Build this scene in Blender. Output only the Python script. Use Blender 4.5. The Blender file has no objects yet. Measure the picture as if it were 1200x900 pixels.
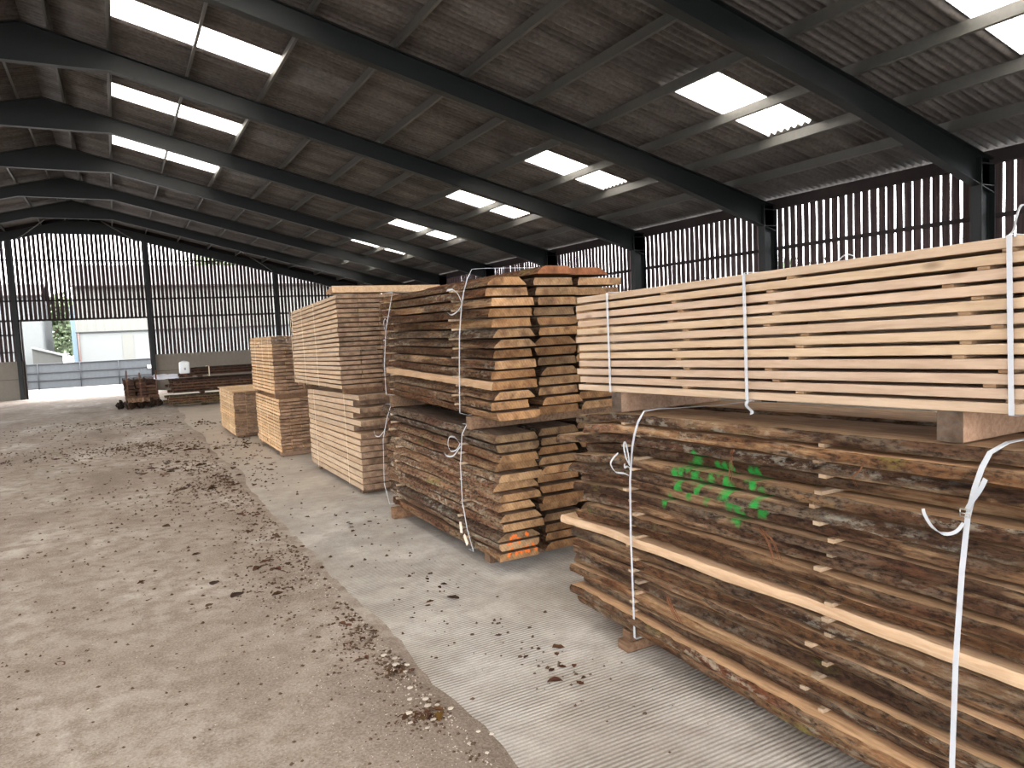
import bpy, math, random
from mathutils import Vector, Matrix, noise
R = random.Random(7)
C = bpy.context.scene.collection
H = 2.1438                      # eye height
def lin(r, g, b, a=1.0):
    f = lambda c: (c/255/12.92) if c/255 <= .04045 else ((c/255+.055)/1.055)**2.4
    return (f(r), f(g), f(b), a)

# ------------------------------------------------------------------ materials
class N:
    """tiny node helper"""
    def __init__(s, name):
        s.m = bpy.data.materials.new(name); s.m.use_nodes = True
        s.t = s.m.node_tree; s.t.nodes.clear()
        s.out = s.t.nodes.new('ShaderNodeOutputMaterial')
    def n(s, typ, **kw):
        nd = s.t.nodes.new(typ)
        for k, v in kw.items():
            if k.startswith('i_'):
                key = k[2:]; key = int(key) if key.isdigit() else key
                s.put(nd.inputs[key], v)
            else: setattr(nd, k, v)
        return nd
    def put(s, sock, v):
        if hasattr(v, 'is_output'): s.t.links.new(v, sock)
        else: sock.default_value = v
    def math(s, op, a, b=0.0, c=None, clamp=False):
        nd = s.n('ShaderNodeMath', operation=op); nd.use_clamp = clamp
        s.put(nd.inputs[0], a); s.put(nd.inputs[1], b)
        if c is not None: s.put(nd.inputs[2], c)
        return nd.outputs[0]
    def vec(s, op, a, b=None, scale=None):
        nd = s.n('ShaderNodeVectorMath', operation=op)
        s.put(nd.inputs[0], a)
        if b is not None: s.put(nd.inputs[1], b)
        if scale is not None: s.put(nd.inputs['Scale'], scale)
        return nd.outputs['Value'] if op in ('DISTANCE', 'LENGTH', 'DOT_PRODUCT') else nd.outputs[0]
    def noise(s, v, scale, detail=4, rough=.55, dist=0):
        nd = s.n('ShaderNodeTexNoise'); s.put(nd.inputs['Vector'], v)
        nd.inputs['Scale'].default_value = scale; nd.inputs['Detail'].default_value = detail
        nd.inputs['Roughness'].default_value = rough; nd.inputs['Distortion'].default_value = dist
        return nd.outputs[0]
    def ramp(s, f, stops, interp='LINEAR'):
        nd = s.n('ShaderNodeValToRGB'); s.put(nd.inputs[0], f); cr = nd.color_ramp; cr.interpolation = interp
        while len(cr.elements) < len(stops): cr.elements.new(.5)
        for e, (p, c) in zip(cr.elements, stops):
            e.position = p; e.color = c if len(c) == 4 else (*c, 1)
        return nd.outputs[0]
    def mix(s, fac, a, b, mode='MIX'):
        nd = s.n('ShaderNodeMix', data_type='RGBA', blend_type=mode)
        s.put(nd.inputs[0], fac); s.put(nd.inputs[6], a); s.put(nd.inputs[7], b)
        return nd.outputs[2]
    def coords(s, scale=(1, 1, 1), rnd=True):
        tc = s.n('ShaderNodeTexCoord').outputs['Object']
        v = s.vec('MULTIPLY', tc, scale)
        if rnd:
            oi = s.n('ShaderNodeObjectInfo')
            v = s.vec('ADD', v, s.vec('SCALE', (37.1, 11.7, 23.3), scale=oi.outputs['Random']))
        return v
    def objcol(s): return s.n('ShaderNodeObjectInfo').outputs['Color']
    def done(s, col, rough=.8, bump=None, bstr=.3, bdist=.01, metal=0.0, spec=.3, **kw):
        p = s.n('ShaderNodeBsdfPrincipled')
        s.put(p.inputs['Base Color'], col); s.put(p.inputs['Roughness'], rough)
        p.inputs['Metallic'].default_value = metal
        p.inputs['Specular IOR Level'].default_value = spec
        if bump is not None:
            b = s.n('ShaderNodeBump'); b.inputs['Strength'].default_value = bstr
            b.inputs['Distance'].default_value = bdist; s.put(b.inputs['Height'], bump)
            s.t.links.new(b.outputs[0], p.inputs['Normal'])
        s.t.links.new(p.outputs[0], s.out.inputs[0]); return s.m

WHITE = (1, 1, 1, 1)
def blobs(k, pts, r, axes, stretch=(1, 1, 1), edge=.35):
    """soft mask of paint dabs given as world points; axes zeroes the normal direction"""
    g = k.n('ShaderNodeNewGeometry').outputs['Position']
    nz = k.n('ShaderNodeTexNoise'); k.put(nz.inputs['Vector'], g); nz.inputs['Scale'].default_value = 45
    w = k.vec('SCALE', k.vec('SUBTRACT', nz.outputs[1], (.5, .5, .5)), scale=r*1.1)
    p = k.vec('MULTIPLY', k.vec('ADD', g, w), tuple(a*b for a, b in zip(axes, stretch)))
    cur = None
    for q in pts:
        d = k.vec('DISTANCE', p, tuple(a*b*c for a, b, c in zip(q, axes, stretch)))
        cur = d if cur is None else k.math('MINIMUM', cur, d)
    mr = k.n('ShaderNodeMapRange'); k.put(mr.inputs[0], cur)
    mr.inputs[1].default_value = r; mr.inputs[2].default_value = r*(1-edge); mr.inputs[3].default_value = 0; mr.inputs[4].default_value = 1
    return mr.outputs[0]
GREEN = [(2.86, 3.175, 1.364), (2.86, 3.2, 1.334), (2.86, 3.225, 1.304), (2.86, 3.276, 1.273), (2.86, 3.322, 1.245), (2.86, 3.417, 1.062), (2.86, 3.17, 1.245), (2.86, 3.151, 1.258), (2.86, 3.028, 1.248), (2.86, 3.106, 1.209), (2.86, 3.112, 1.175), (2.86, 3.1, 1.131), (2.86, 3.029, 1.319), (2.86, 2.976, 1.324), (2.86, 2.925, 1.325), (2.86, 3.269, 1.185), (2.86, 3.242, 1.132), (2.86, 2.91, 1.258), (2.86, 2.915, 1.226), (2.86, 2.877, 1.223), (2.86, 2.891, 1.183), (2.86, 2.888, 1.145), (2.86, 2.922, 1.145), (2.86, 2.864, 1.125), (2.86, 2.931, 1.128), (2.86, 2.857, 1.083), (2.86, 2.828, 1.073), (2.86, 2.776, 1.323), (2.86, 2.737, 1.32), (2.86, 2.73, 1.27), (2.86, 2.666, 1.236), (2.86, 2.673, 1.186), (2.86, 2.676, 1.141), (2.86, 2.695, 1.14)]
ORANGE = [(2.953, 5.55, 0.331), (2.976, 5.55, 0.331), (2.928, 5.55, 0.314), (2.96, 5.55, 0.292), (2.999, 5.55, 0.302), (3.017, 5.55, 0.29), (3.083, 5.55, 0.334), (3.097, 5.55, 0.323), (2.902, 5.55, 0.277), (2.926, 5.55, 0.277), (3.012, 5.55, 0.269), (2.912, 5.55, 0.194), (2.937, 5.55, 0.219), (2.897, 5.55, 0.172), (3.003, 5.55, 0.194), (3.026, 5.55, 0.177), (3.052, 5.55, 0.206), (3.07, 5.55, 0.181), (3.091, 5.55, 0.212), (3.099, 5.55, 0.176), (3.15, 5.55, 0.227), (3.164, 5.55, 0.203), (3.177, 5.55, 0.178), (2.973, 5.55, 0.174)]

def sawn_mat(name, c1, c2, knots=.5, paint=None, dirt=0.0):
    k = N(name)
    v = k.coords((1, .09, 1))
    g = k.noise(v, 38, 5, .6, .6); big = k.noise(k.coords((1, .5, 1)), 3.0, 2)
    col = k.ramp(g, [(.3, c2), (.62, c1)])
    col = k.mix(k.math('MULTIPLY', big, .4), col, k.mix(1, col, lin(222, 194, 166), 'MULTIPLY'))
    # knots
    vo = k.n('ShaderNodeTexVoronoi'); k.put(vo.inputs['Vector'], k.coords((1, .35, 1))); vo.inputs['Scale'].default_value = 5
    kn = k.ramp(vo.outputs['Distance'], [(.03, (1, 1, 1)), (.10, (0, 0, 0))])
    col = k.mix(k.math('MULTIPLY', kn, knots), col, lin(92, 58, 36))
    if dirt:
        d = k.ramp(k.noise(k.coords((1, .4, 1)), 9, 6, .7), [(.48, (0, 0, 0)), (.68, (1, 1, 1))])
        col = k.mix(k.math('MULTIPLY', d, dirt), col, lin(74, 55, 42))
    col = k.mix(1, col, k.objcol(), 'MULTIPLY')
    if paint: col = paint(k, col)
    return k.done(col, .85, g, .25, .004, spec=.15)

def end_mat(name, c1, c2, paint=None):
    k = N(name)
    tc = k.coords((1, 1, 1))
    w = k.n('ShaderNodeTexWave', wave_type='RINGS', rings_direction='Y'); k.put(w.inputs['Vector'], tc)
    w.inputs['Scale'].default_value = 14; w.inputs['Distortion'].default_value = 7; w.inputs['Detail'].default_value = 3
    big = k.noise(tc, 11, 5, .65)
    col = k.mix(k.math('MULTIPLY', w.outputs[1], .25), k.ramp(big, [(.32, c2), (.6, c1)]), lin(120, 80, 48))
    stain = k.ramp(k.noise(tc, 6, 5, .65), [(.50, (0, 0, 0)), (.66, (1, 1, 1))])
    col = k.mix(k.math('MULTIPLY', stain, .6), col, lin(66, 52, 44))
    col = k.mix(1, col, k.objcol(), 'MULTIPLY')
    if paint: col = paint(k, col)
    return k.done(col, .9, big, .2, .004, spec=.1)

def bark_mat(name, stops, lichen=.5, paint=None, peel=.5):
    k = N(name)
    v = k.coords((1, .09, 1)); v2 = k.coords((1, .38, 1)); v3 = k.coords((1, .16, 1))
    f = k.noise(v, 15, 8, .62, .5)
    col = k.ramp(f, stops)
    rd = k.ramp(k.noise(v3, 5.5, 5, .6), [(.54, (0, 0, 0)), (.66, (1, 1, 1))])
    col = k.mix(k.math('MULTIPLY', rd, .55), col, lin(112, 68, 46))
    fine = k.noise(v2, 48, 6, .7)
    col = k.mix(k.ramp(fine, [(.38, (.9, .9, .9)), (.55, (0, 0, 0))]), col, lin(40, 31, 26))
    li = k.math('MULTIPLY', k.ramp(k.noise(v3, 4.5, 4, .6), [(.52, (0, 0, 0)), (.62, (1, 1, 1))]),
                k.ramp(k.noise(v2, 30, 5, .7), [(.50, (0, 0, 0)), (.60, (1, 1, 1))]))
    col = k.mix(k.math('MULTIPLY', li, lichen), col, lin(172, 166, 150))
    mo = k.math('MULTIPLY', k.ramp(k.noise(k.coords((1, .5, 1)), 3.4, 5, .6), [(.62, (0, 0, 0)), (.70, (1, 1, 1))]), k.ramp(fine, [(.4, (0, 0, 0)), (.56, (1, 1, 1))]))
    col = k.mix(k.math('MULTIPLY', mo, .6), col, lin(100, 104, 52))
    pe = k.ramp(k.noise(k.coords((1, .10, 1)), 6.5, 6, .6), [(.56, (0, 0, 0)), (.62, (1, 1, 1))])
    fib = k.noise(k.coords((1, .04, 1)), 60, 4, .6)
    col = k.mix(k.math('MULTIPLY', pe, peel), col, k.ramp(fib, [(.35, lin(127, 87, 59)), (.65, lin(189, 157, 119))]))
    col = k.mix(1, col, k.objcol(), 'MULTIPLY')
    if paint: col = paint(k, col)
    h = k.math('ADD', f, k.math('MULTIPLY', fine, .5))
    return k.done(col, .95, h, .8, .015, spec=.1)

def green_paint(k, col):
    br = k.ramp(k.noise(k.coords((1, .6, 1)), 26, 5, .65), [(.34, (.3, .3, .3)), (.56, (.88, .85, .85))])
    return k.mix(k.math('MULTIPLY', blobs(k, GREEN, .034, (0, 1, 1), (1, 1.1, .68), .55), br), col, lin(34, 150, 64))
def orange_paint(k, col): return k.mix(k.math('MULTIPLY', blobs(k, ORANGE, .017, (1, 0, 1), (1, 1, .8)), .95), col, lin(236, 118, 48)) if ORANGE else col

def plain(name, col, rough=.7, metal=0, spec=.3, nscale=0, namt=.25, tint=False, bstr=.2):
    k = N(name); c = col; b = None
    if nscale:
        b = k.noise(k.coords((1, 1, 1), rnd=tint), nscale, 6, .6)
        c = k.mix(b, tuple(x*(1-namt) for x in col[:3])+(1,), tuple(min(1, x*(1+namt)) for x in col[:3])+(1,))
    if tint: c = k.mix(1, c, k.objcol(), 'MULTIPLY')
    return k.done(c, rough, b, bstr, .01, metal, spec)
BARK_STOPS = [(.26, lin(37, 27, 21)), (.40, lin(71, 50, 37)), (.50, lin(94, 70, 52)), (.60, lin(104, 90, 75)), (.72, lin(125, 97, 69))]
BARK2_STOPS = [(.26, lin(41, 29, 22)), (.40, lin(78, 54, 37)), (.50, lin(100, 73, 50)), (.60, lin(106, 91, 75)), (.72, lin(121, 87, 58))]
SKYSTR = 3.0; EXPO = 2.95
M_steel = plain('green_black_steel', lin(11, 17, 17), .5, 0, .4, 9, .3)
M_purlin = plain('galvanised_purlin', lin(78, 77, 73), .5, .3, .5, 12, .25)
def sheet():
    k = N('cement_sheet'); v = k.coords((1, 1, 1), False)
    a = k.noise(k.coords((.25, 1.6, 1), False), 2.4, 6, .65); b = k.noise(v, 14, 5, .6)
    col = k.ramp(a, [(.32, lin(59, 54, 51)), (.5, lin(83, 78, 74)), (.68, lin(106, 102, 100))])
    col = k.mix(.35, col, k.ramp(b, [(.35, lin(44, 41, 39)), (.65, lin(116, 111, 107))]))
    st = k.n('ShaderNodeTexWave', wave_type='BANDS', bands_direction='Y'); k.put(st.inputs['Vector'], v); st.inputs['Scale'].default_value = .31; st.inputs['Distortion'].default_value = 3.0; st.inputs['Detail'].default_value = 3
    col = k.mix(k.math('MULTIPLY', k.ramp(st.outputs[1], [(.6, (0, 0, 0)), (.9, (1, 1, 1))]), .4), col, lin(49, 42, 37))
    return k.done(col, .6, b, .1, .01, spec=.5)
M_sheet = sheet()
def rooflight():
    k = N('rooflight_sheet'); v = k.coords((1, 1, 1), False)
    d = k.ramp(k.noise(v, 9, 5, .7), [(.64, (1, 1, 1)), (.70, (.01, .01, .01))])
    col = k.mix(1, d, lin(250, 246, 240), 'MULTIPLY')
    sp = k.n('ShaderNodeSeparateXYZ'); k.put(sp.inputs[0], v)
    sn = k.math('SINE', k.math('MULTIPLY', sp.outputs[1], 2*math.pi/.146))
    ln = k.n('ShaderNodeMapRange'); k.put(ln.inputs[0], k.math('ADD', sn, k.math('MULTIPLY', k.noise(v, 5, 4, .6), .12))); ln.inputs[1].default_value = -.955; ln.inputs[2].default_value = -.90; ln.inputs[3].default_value = .012; ln.inputs[4].default_value = 1
    col = k.mix(1, col, ln.outputs[0], 'MULTIPLY')
    t = k.n('ShaderNodeBsdfTranslucent'); k.put(t.inputs[0], col)
    g = k.n('ShaderNodeBsdfTransparent'); k.put(g.inputs[0], k.mix(1, col, (.95, .95, .93, 1), 'MULTIPLY'))
    mx = k.n('ShaderNodeMixShader'); mx.inputs[0].default_value = .35
    k.t.links.new(t.outputs[0], mx.inputs[1]); k.t.links.new(g.outputs[0], mx.inputs[2]); k.t.links.new(mx.outputs[0], k.out.inputs[0]); return k.m
M_light = rooflight()
def slat():
    k = N('boarding'); v = k.coords((3, 3, .12), False)
    f = k.noise(v, 9, 5, .6)
    return k.done(k.ramp(f, [(.3, lin(48, 40, 42)), (.55, lin(74, 62, 62)), (.75, lin(96, 78, 72))]), .9, f, .3, .005, spec=.1)
M_slat = slat()
M_block = plain('block_wall', lin(128, 122, 112), .9, 0, .1, 6, .18)
M_timber_dark = plain('dark_rail', lin(52, 46, 46), .85, 0, .1, 12, .2)
def earth():
    k = N('earth_floor'); v = k.coords((1, 1, 1), False)
    a = k.noise(k.coords((1, .55, 1), False), .75, 6, .6, .3); b = k.noise(v, 5, 8, .65); c = k.noise(v, 60, 6, .7)
    col = k.ramp(a, [(.33, lin(116, 102, 90)), (.45, lin(150, 136, 124)), (.55, lin(166, 154, 143)), (.64, lin(199, 189, 180))])
    col = k.mix(k.ramp(b, [(.40, (.75, .75, .75)), (.58, (0, 0, 0))]), col, lin(116, 100, 87))
    col = k.mix(.3, col, k.ramp(c, [(.35, lin(85, 75, 65)), (.62, lin(195, 185, 173))]))
    vo = k.n('ShaderNodeTexVoronoi'); k.put(vo.inputs['Vector'], v); vo.inputs['Scale'].default_value = 34
    spk = k.ramp(vo.outputs['Distance'], [(.06, (1, 1, 1)), (.11, (0, 0, 0))])
    col = k.mix(k.math('MULTIPLY', spk, .7), col, lin(208, 200, 189))
    h = k.math('ADD', b, k.math('MULTIPLY', c, .5))
    return k.done(col, .95, h, .5, .02, spec=.1)
M_earth = earth()
def concrete():
    k = N('tamped_concrete'); v = k.coords((1, 1, 1), False)
    a = k.noise(v, 1.1, 5, .6); b = k.noise(v, 7, 7, .65); c = k.noise(v, 90, 4, .7)
    col = k.ramp(a, [(.35, lin(166, 158, 148)), (.6, lin(194, 189, 182))])
    col = k.mix(k.ramp(b, [(.38, (.5, .5, .5)), (.55, (0, 0, 0))]), col, lin(150, 140, 128))
    col = k.mix(.22, col, k.ramp(c, [(.35, lin(110, 104, 98)), (.65, lin(215, 210, 204))]))
    at = k.n('ShaderNodeAttribute', attribute_name='groove')
    gr = k.math('MULTIPLY', at.outputs['Fac'], k.ramp(k.noise(v, 1.7, 3, .6), [(.38, (.25, .25, .25)), (.58, (.75, .75, .75))]))
    col = k.mix(gr, col, lin(112, 104, 96))
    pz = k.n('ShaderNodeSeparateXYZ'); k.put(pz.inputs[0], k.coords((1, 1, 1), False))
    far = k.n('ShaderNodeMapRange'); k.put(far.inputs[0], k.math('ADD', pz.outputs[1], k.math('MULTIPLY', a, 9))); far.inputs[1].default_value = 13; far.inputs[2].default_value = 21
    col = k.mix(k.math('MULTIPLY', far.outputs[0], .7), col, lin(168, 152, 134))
    return k.done(col, .9, k.math('ADD', b, c), .25, .006, spec=.15)
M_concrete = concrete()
M_yard = plain('yard_concrete', lin(122, 120, 118), .9, 0, .1, 3, .1)
M_waney = sawn_mat('rough_sawn_face', lin(147, 123, 103), lin(105, 85, 70), .3, None, .6)
M_waney_green = sawn_mat('rough_sawn_face_painted', lin(201, 173, 140), lin(160, 130, 102), .3, green_paint, .35)
M_waney_light = sawn_mat('sawn_face_exposed', lin(201, 173, 140), lin(160, 130, 102), .3, None, .35)
M_pale = sawn_mat('pale_fresh_edge', lin(206, 182, 153), lin(185, 157, 127), .25)
M_bark = bark_mat('brown_bark', BARK_STOPS, .5); M_bark_green = bark_mat('brown_bark_painted', BARK_STOPS, .5, green_paint)
M_bark2 = bark_mat('warm_bark', BARK2_STOPS, .45, None, .5)
M_bark3 = bark_mat('lichen_bark', [(.26, lin(46, 35, 29)), (.40, lin(92, 68, 52)), (.50, lin(124, 94, 72)), (.60, lin(132, 118, 98)), (.72, lin(150, 112, 80))], .8, None, .35)
M_end = end_mat('board_end', lin(191, 154, 114), lin(137, 102, 75))
M_end_orange = end_mat('board_end_marked', lin(185, 152, 114), lin(133, 105, 78), orange_paint)
M_end_red = end_mat('board_end_reddish', lin(145, 107, 84), lin(101, 70, 55))
M_sawn = sawn_mat('clean_sawn_oak', lin(202, 183, 162), lin(184, 162, 139), .5)
M_sawn_end = end_mat('clean_sawn_end', lin(202, 174, 146), lin(176, 144, 116))
M_sawn2 = sawn_mat('sawn_board_face', lin(204, 183, 158), lin(177, 154, 130), .5, None, .12)
M_sawn_end2 = end_mat('sawn_board_end', lin(162, 138, 117), lin(116, 96, 80))
M_sawn3 = sawn_mat('sawn_board_brown', lin(226, 196, 158), lin(192, 158, 122), .6, None, .2)
M_stick = sawn_mat('stick_wood', lin(186, 168, 144), lin(160, 137, 113), .1)
M_bearer = sawn_mat('bearer_wood', lin(187, 159, 136), lin(158, 129, 107), .3, None, .2)
M_bearer_end = end_mat('bearer_end', lin(118, 107, 96), lin(80, 71, 62))
M_bearer2 = sawn_mat('old_bearer_wood', lin(134, 108, 86), lin(92, 72, 57), .2, None, .4)
M_darkwood = sawn_mat('dark_weathered_wood', lin(109, 89, 76), lin(66, 52, 45), .2, None, .5)
M_darkbark = bark_mat('dark_bark', [(.28, lin(23, 21, 19)), (.45, lin(52, 44, 40)), (.6, lin(75, 62, 55)), (.75, lin(101, 86, 75))], .2, None, .15)
M_strap = plain('white_strap', lin(189, 193, 198), .5, 0, .4)
M_strap_dull = plain('pale_strap', lin(226, 208, 178), .6, 0, .2)
M_wire = plain('wire', lin(190, 188, 182), .3, .9, .5)
M_paper = plain('paper', lin(226, 214, 196), .8)
M_fibre = plain('bark_fibre', lin(115, 78, 56), .9, 0, .1, 30, .4)
M_sheetwhite = plain('white_sheet', lin(222, 222, 232), .6)
M_whiteplastic = plain('white_plastic', lin(228, 232, 232), .4)
M_blue = plain('grey_cap', lin(150, 156, 160), .4)
M_greyprint = plain('grey_print', lin(150, 154, 156), .6)
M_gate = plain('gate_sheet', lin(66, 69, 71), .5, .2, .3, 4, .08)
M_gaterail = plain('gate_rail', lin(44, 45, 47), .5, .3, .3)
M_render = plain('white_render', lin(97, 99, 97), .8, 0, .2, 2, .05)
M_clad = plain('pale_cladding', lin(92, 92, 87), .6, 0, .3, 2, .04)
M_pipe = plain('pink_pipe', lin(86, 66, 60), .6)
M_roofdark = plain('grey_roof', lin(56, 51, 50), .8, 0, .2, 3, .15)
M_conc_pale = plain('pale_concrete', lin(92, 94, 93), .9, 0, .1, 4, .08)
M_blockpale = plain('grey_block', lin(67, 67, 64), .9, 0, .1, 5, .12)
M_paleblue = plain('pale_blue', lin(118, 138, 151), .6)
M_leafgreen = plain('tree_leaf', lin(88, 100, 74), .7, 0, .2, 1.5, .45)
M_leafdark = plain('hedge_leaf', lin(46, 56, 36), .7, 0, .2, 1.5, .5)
M_leafdry = plain('dry_leaf_skin', lin(91, 68, 52), .85, 0, .15, 5, .4, True)
M_litter = plain('litter', lin(81, 65, 52), .9, 0, .1, 8, .4)
M_stone = plain('stone', lin(186, 176, 162), .9, 0, .1, 20, .2)
# ------------------------------------------------------------------ mesh helpers
class MB:
    def __init__(s): s.v = []; s.f = []; s.mi = []; s.sm = []
    def add(s, vs, fs, mi=0, smooth=False):
        o = len(s.v); s.v += [tuple(q) for q in vs]
        for f in fs: s.f.append(tuple(o+i for i in f)); s.mi.append(mi); s.sm.append(smooth)
    def box(s, x0, x1, y0, y1, z0, z1, mi=0, c=0.0):
        """box, optionally with chamfered long edges"""
        if c <= 0:
            vs = [(x, y, z) for z in (z0, z1) for y in (y0, y1) for x in (x0, x1)]
            s.add(vs, [(0, 2, 3, 1), (4, 5, 7, 6), (0, 1, 5, 4), (2, 6, 7, 3), (0, 4, 6, 2), (1, 3, 7, 5)], mi)
        else:
            p = [(x0+c, z0), (x1-c, z0), (x1, z0+c), (x1, z1-c), (x1-c, z1), (x0+c, z1), (x0, z1-c), (x0, z0+c)]
            vs = [(x, y, z) for y in (y0, y1) for x, z in p]
            fs = [(i, i+8, (i+1) % 8+8, (i+1) % 8) for i in range(8)]
            fs = [f[::-1] for f in fs]
            s.add(vs, fs+[tuple(range(8)), tuple(range(15, 7, -1))], mi)
    def loft(s, rings, mis, cap=None, smooth=False):
        """rings: lists of equal length; mis: material per side; closed profile"""
        n = len(rings[0]); o = len(s.v)
        for r in rings: s.v += [tuple(q) for q in r]
        for a in range(len(rings)-1):
            for i in range(n):
                j = (i+1) % n
                s.f.append((o+a*n+i, o+a*n+j, o+(a+1)*n+j, o+(a+1)*n+i)); s.mi.append(mis[i] if isinstance(mis, (list, tuple)) else mis); s.sm.append(smooth)
        if cap is not None:
            s.f.append(tuple(o+i for i in range(n-1, -1, -1))); s.mi.append(cap); s.sm.append(False)
            b = o+(len(rings)-1)*n
            s.f.append(tuple(b+i for i in range(n))); s.mi.append(cap); s.sm.append(False)
    def tube(s, pts, r, n=8, mi=0, cap=True, smooth=True):
        rings = []; P = [Vector(p) for p in pts]
        for i, p in enumerate(P):
            t = (P[min(i+1, len(P)-1)]-P[max(i-1, 0)]).normalized()
            a = t.cross(Vector((0, 0, 1)) if abs(t.z) < .9 else Vector((1, 0, 0))).normalized(); b = t.cross(a)
            rr = r[i] if isinstance(r, (list, tuple)) else r
            rings.append([p+a*rr*math.cos(2*math.pi*k/n)+b*rr*math.sin(2*math.pi*k/n) for k in range(n)])
        s.loft(rings, mi, mi if cap else None, smooth)
    def ribbon(s, pts, width, th, side=Vector((0, 1, 0)), mi=0, closed=False):
        P = [Vector(p) for p in pts]; rings = []; n = len(P)
        for i, p in enumerate(P):
            a, b = (P[(i-1) % n], P[(i+1) % n]) if closed else (P[max(i-1, 0)], P[min(i+1, n-1)])
            t = (b-a).normalized(); sd = (side-t*side.dot(t)).normalized(); nn = t.cross(sd)
            rings.append([p+sd*width/2+nn*th/2, p-sd*width/2+nn*th/2, p-sd*width/2-nn*th/2, p+sd*width/2-nn*th/2])
        if closed: rings.append(rings[0])
        s.loft(rings, mi, None if closed else mi)
    def build(s, name, mats, parent=None, origin=None):
        me = bpy.data.meshes.new(name)
        if origin is None:
            if parent is not None: origin = parent.get('_o', (0, 0, 0)); origin = (0, 0, 0)
            else:
                xs, ys, zs = zip(*s.v); origin = ((min(xs)+max(xs))/2, (min(ys)+max(ys))/2, min(zs))
        off = Vector(origin)
        if parent is not None: off = Vector(parent['o'])
        me.from_pydata([Vector(q)-off for q in s.v], [], s.f); me.update()
        for m in (mats if isinstance(mats, (list, tuple)) else [mats]): me.materials.append(m)
        me.polygons.foreach_set('material_index', s.mi); me.polygons.foreach_set('use_smooth', s.sm)
        o = bpy.data.objects.new(name, me); C.objects.link(o)
        if parent is not None: o.parent = parent
        else: o.location = off
        return o
def thing(name, loc, label, cat, group=None):
    o = bpy.data.objects.new(name, None); C.objects.link(o); o.location = loc; o.empty_display_size = .1
    ORIG[o.name] = loc; tag(o, label, cat, group); return o
ORIG = {}
class PM:
    pass
def tag(o, label, cat, group=None, kind=None):
    o['label'] = label; o['category'] = cat
    if group: o['group'] = group
    if kind: o['kind'] = kind
    return o
def part(name, mb, mats, parent, label=None):
    """mesh given in world coordinates, stored relative to its thing"""
    me = bpy.data.meshes.new(name); off = Vector(ORIG[parent.name])
    me.from_pydata([Vector(q)-off for q in mb.v], [], mb.f); me.update()
    for m in (mats if isinstance(mats, (list, tuple)) else [mats]): me.materials.append(m)
    me.polygons.foreach_set('material_index', mb.mi); me.polygons.foreach_set('use_smooth', mb.sm)
    o = bpy.data.objects.new(name, me); C.objects.link(o); o.parent = parent
    ORIG[o.name] = tuple(off)
    if label: o['label'] = label
    return o
def struct(name, mb, mats, origin=(0, 0, 0)):
    o = mb.build(name, mats, origin=origin); o['kind'] = 'structure'; return o
def nz(x, y=0.0, z=0.0): return noise.noise((x, y, z))
def smooth_path(pts, n=6, closed=False):
    P = [Vector(p) for p in pts]; out = []
    m = len(P)
    rng = range(m) if closed else range(m-1)
    for i in rng:
        g = lambda k: P[k % m] if closed else P[max(0, min(m-1, k))]
        a, b, c, d = g(i-1), g(i), g(i+1), g(i+2)
        for k in range(n):
            t = k/n
            out.append(.5*((2*b)+(c-a)*t+(2*a-5*b+4*c-d)*t*t+(3*b-a-3*c+d)*t**3))
    if not closed: out.append(P[-1])
    return out
ORD = ['top', 'second', 'third', 'fourth', 'fifth', 'sixth', 'seventh', 'eighth', 'ninth', 'tenth', 'eleventh', 'twelfth', 'thirteenth',
       'fourteenth', 'fifteenth', 'sixteenth', 'seventeenth', 'eighteenth', 'nineteenth', 'twentieth', 'twenty-first', 'twenty-second']

# ------------------------------------------------------------------ the shed
S = 4.6; Y0 = 7.086; XR = -1.1; XW = 12.8; YG = Y0+7*S+.1; YN = Y0-4*S
FRAMES = [Y0+n*S for n in range(-4, 8)]
def zt(x): return 7.92-.248*(x if x > XR else 2*XR-x)      # rafter top / purlin seat
def zr(x): return zt(x)+.19                                 # underside of the roof sheets
def ibeam_ring(x, ztop, zbot, y, fw=.17, ft=.014, tw=.012):
    a, b, c = fw/2, tw/2, ft
    return [(x, y-a, zbot), (x, y+a, zbot), (x, y+a, zbot+c), (x, y+b, zbot+c), (x, y+b, ztop-c), (x, y+a, ztop-c),
            (x, y+a, ztop), (x, y-a, ztop), (x, y-a, ztop-c), (x, y-b, ztop-c), (x, y-b, zbot+c), (x, y-a, zbot+c)]
def zbot(x):
    xx = x if x > XR else 2*XR-x
    b = 7.535-.25*xx
    if xx < .3: b = 7.455-.05*max(0, .3-xx)*0
    if xx > 9.9: b = min(b, 5.06-(xx-9.9)*.30)
    return b
for n, y in enumerate(FRAMES):
    for sgn, side in ((1, 'right'), (-1, 'left')):
        mx = lambda x: x if sgn > 0 else 2*XR-x
        mb = MB()
        xs = [XR, -.4, .3, .31, 3, 6, 9, 9.9, 11, 12.0, 12.8, 13.2]
        mb.loft([ibeam_ring(mx(x), zt(x), zbot(x), y) for x in xs], 0, 0)
        struct('steel_rafter', mb, M_steel)
        mb = MB()                                            # column: I section, flanges face in and out
        x0, x1, fw = 12.8, 13.2, .19
        prof = [(x0, -fw/2), (x0+.016, -fw/2), (x0+.016, -.006), (x1-.016, -.006), (x1-.016, -fw/2), (x1, -fw/2),
                (x1, fw/2), (x1-.016, fw/2), (x1-.016, .006), (x0+.016, .006), (x0+.016, fw/2), (x0, fw/2)]
        mb.loft([[(mx(x), y+d, z) for x, d in prof] for z in (-.02, zt(13.2))], 0, 0)
        for zz in (zbot(12.8), zbot(12.8)+.36):              # stiffener plates at the knee
            mb.box(min(mx(x0+.016), mx(x1-.016)), max(mx(x0+.016), mx(x1-.016)), y-.09, y+.09, zz, zz+.012)
        struct('steel_column', mb, M_steel)
PX = [.33, 1.70, 3.08, 4.42, 5.70, 6.98, 8.27, 9.60, 10.80, 11.95]
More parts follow.
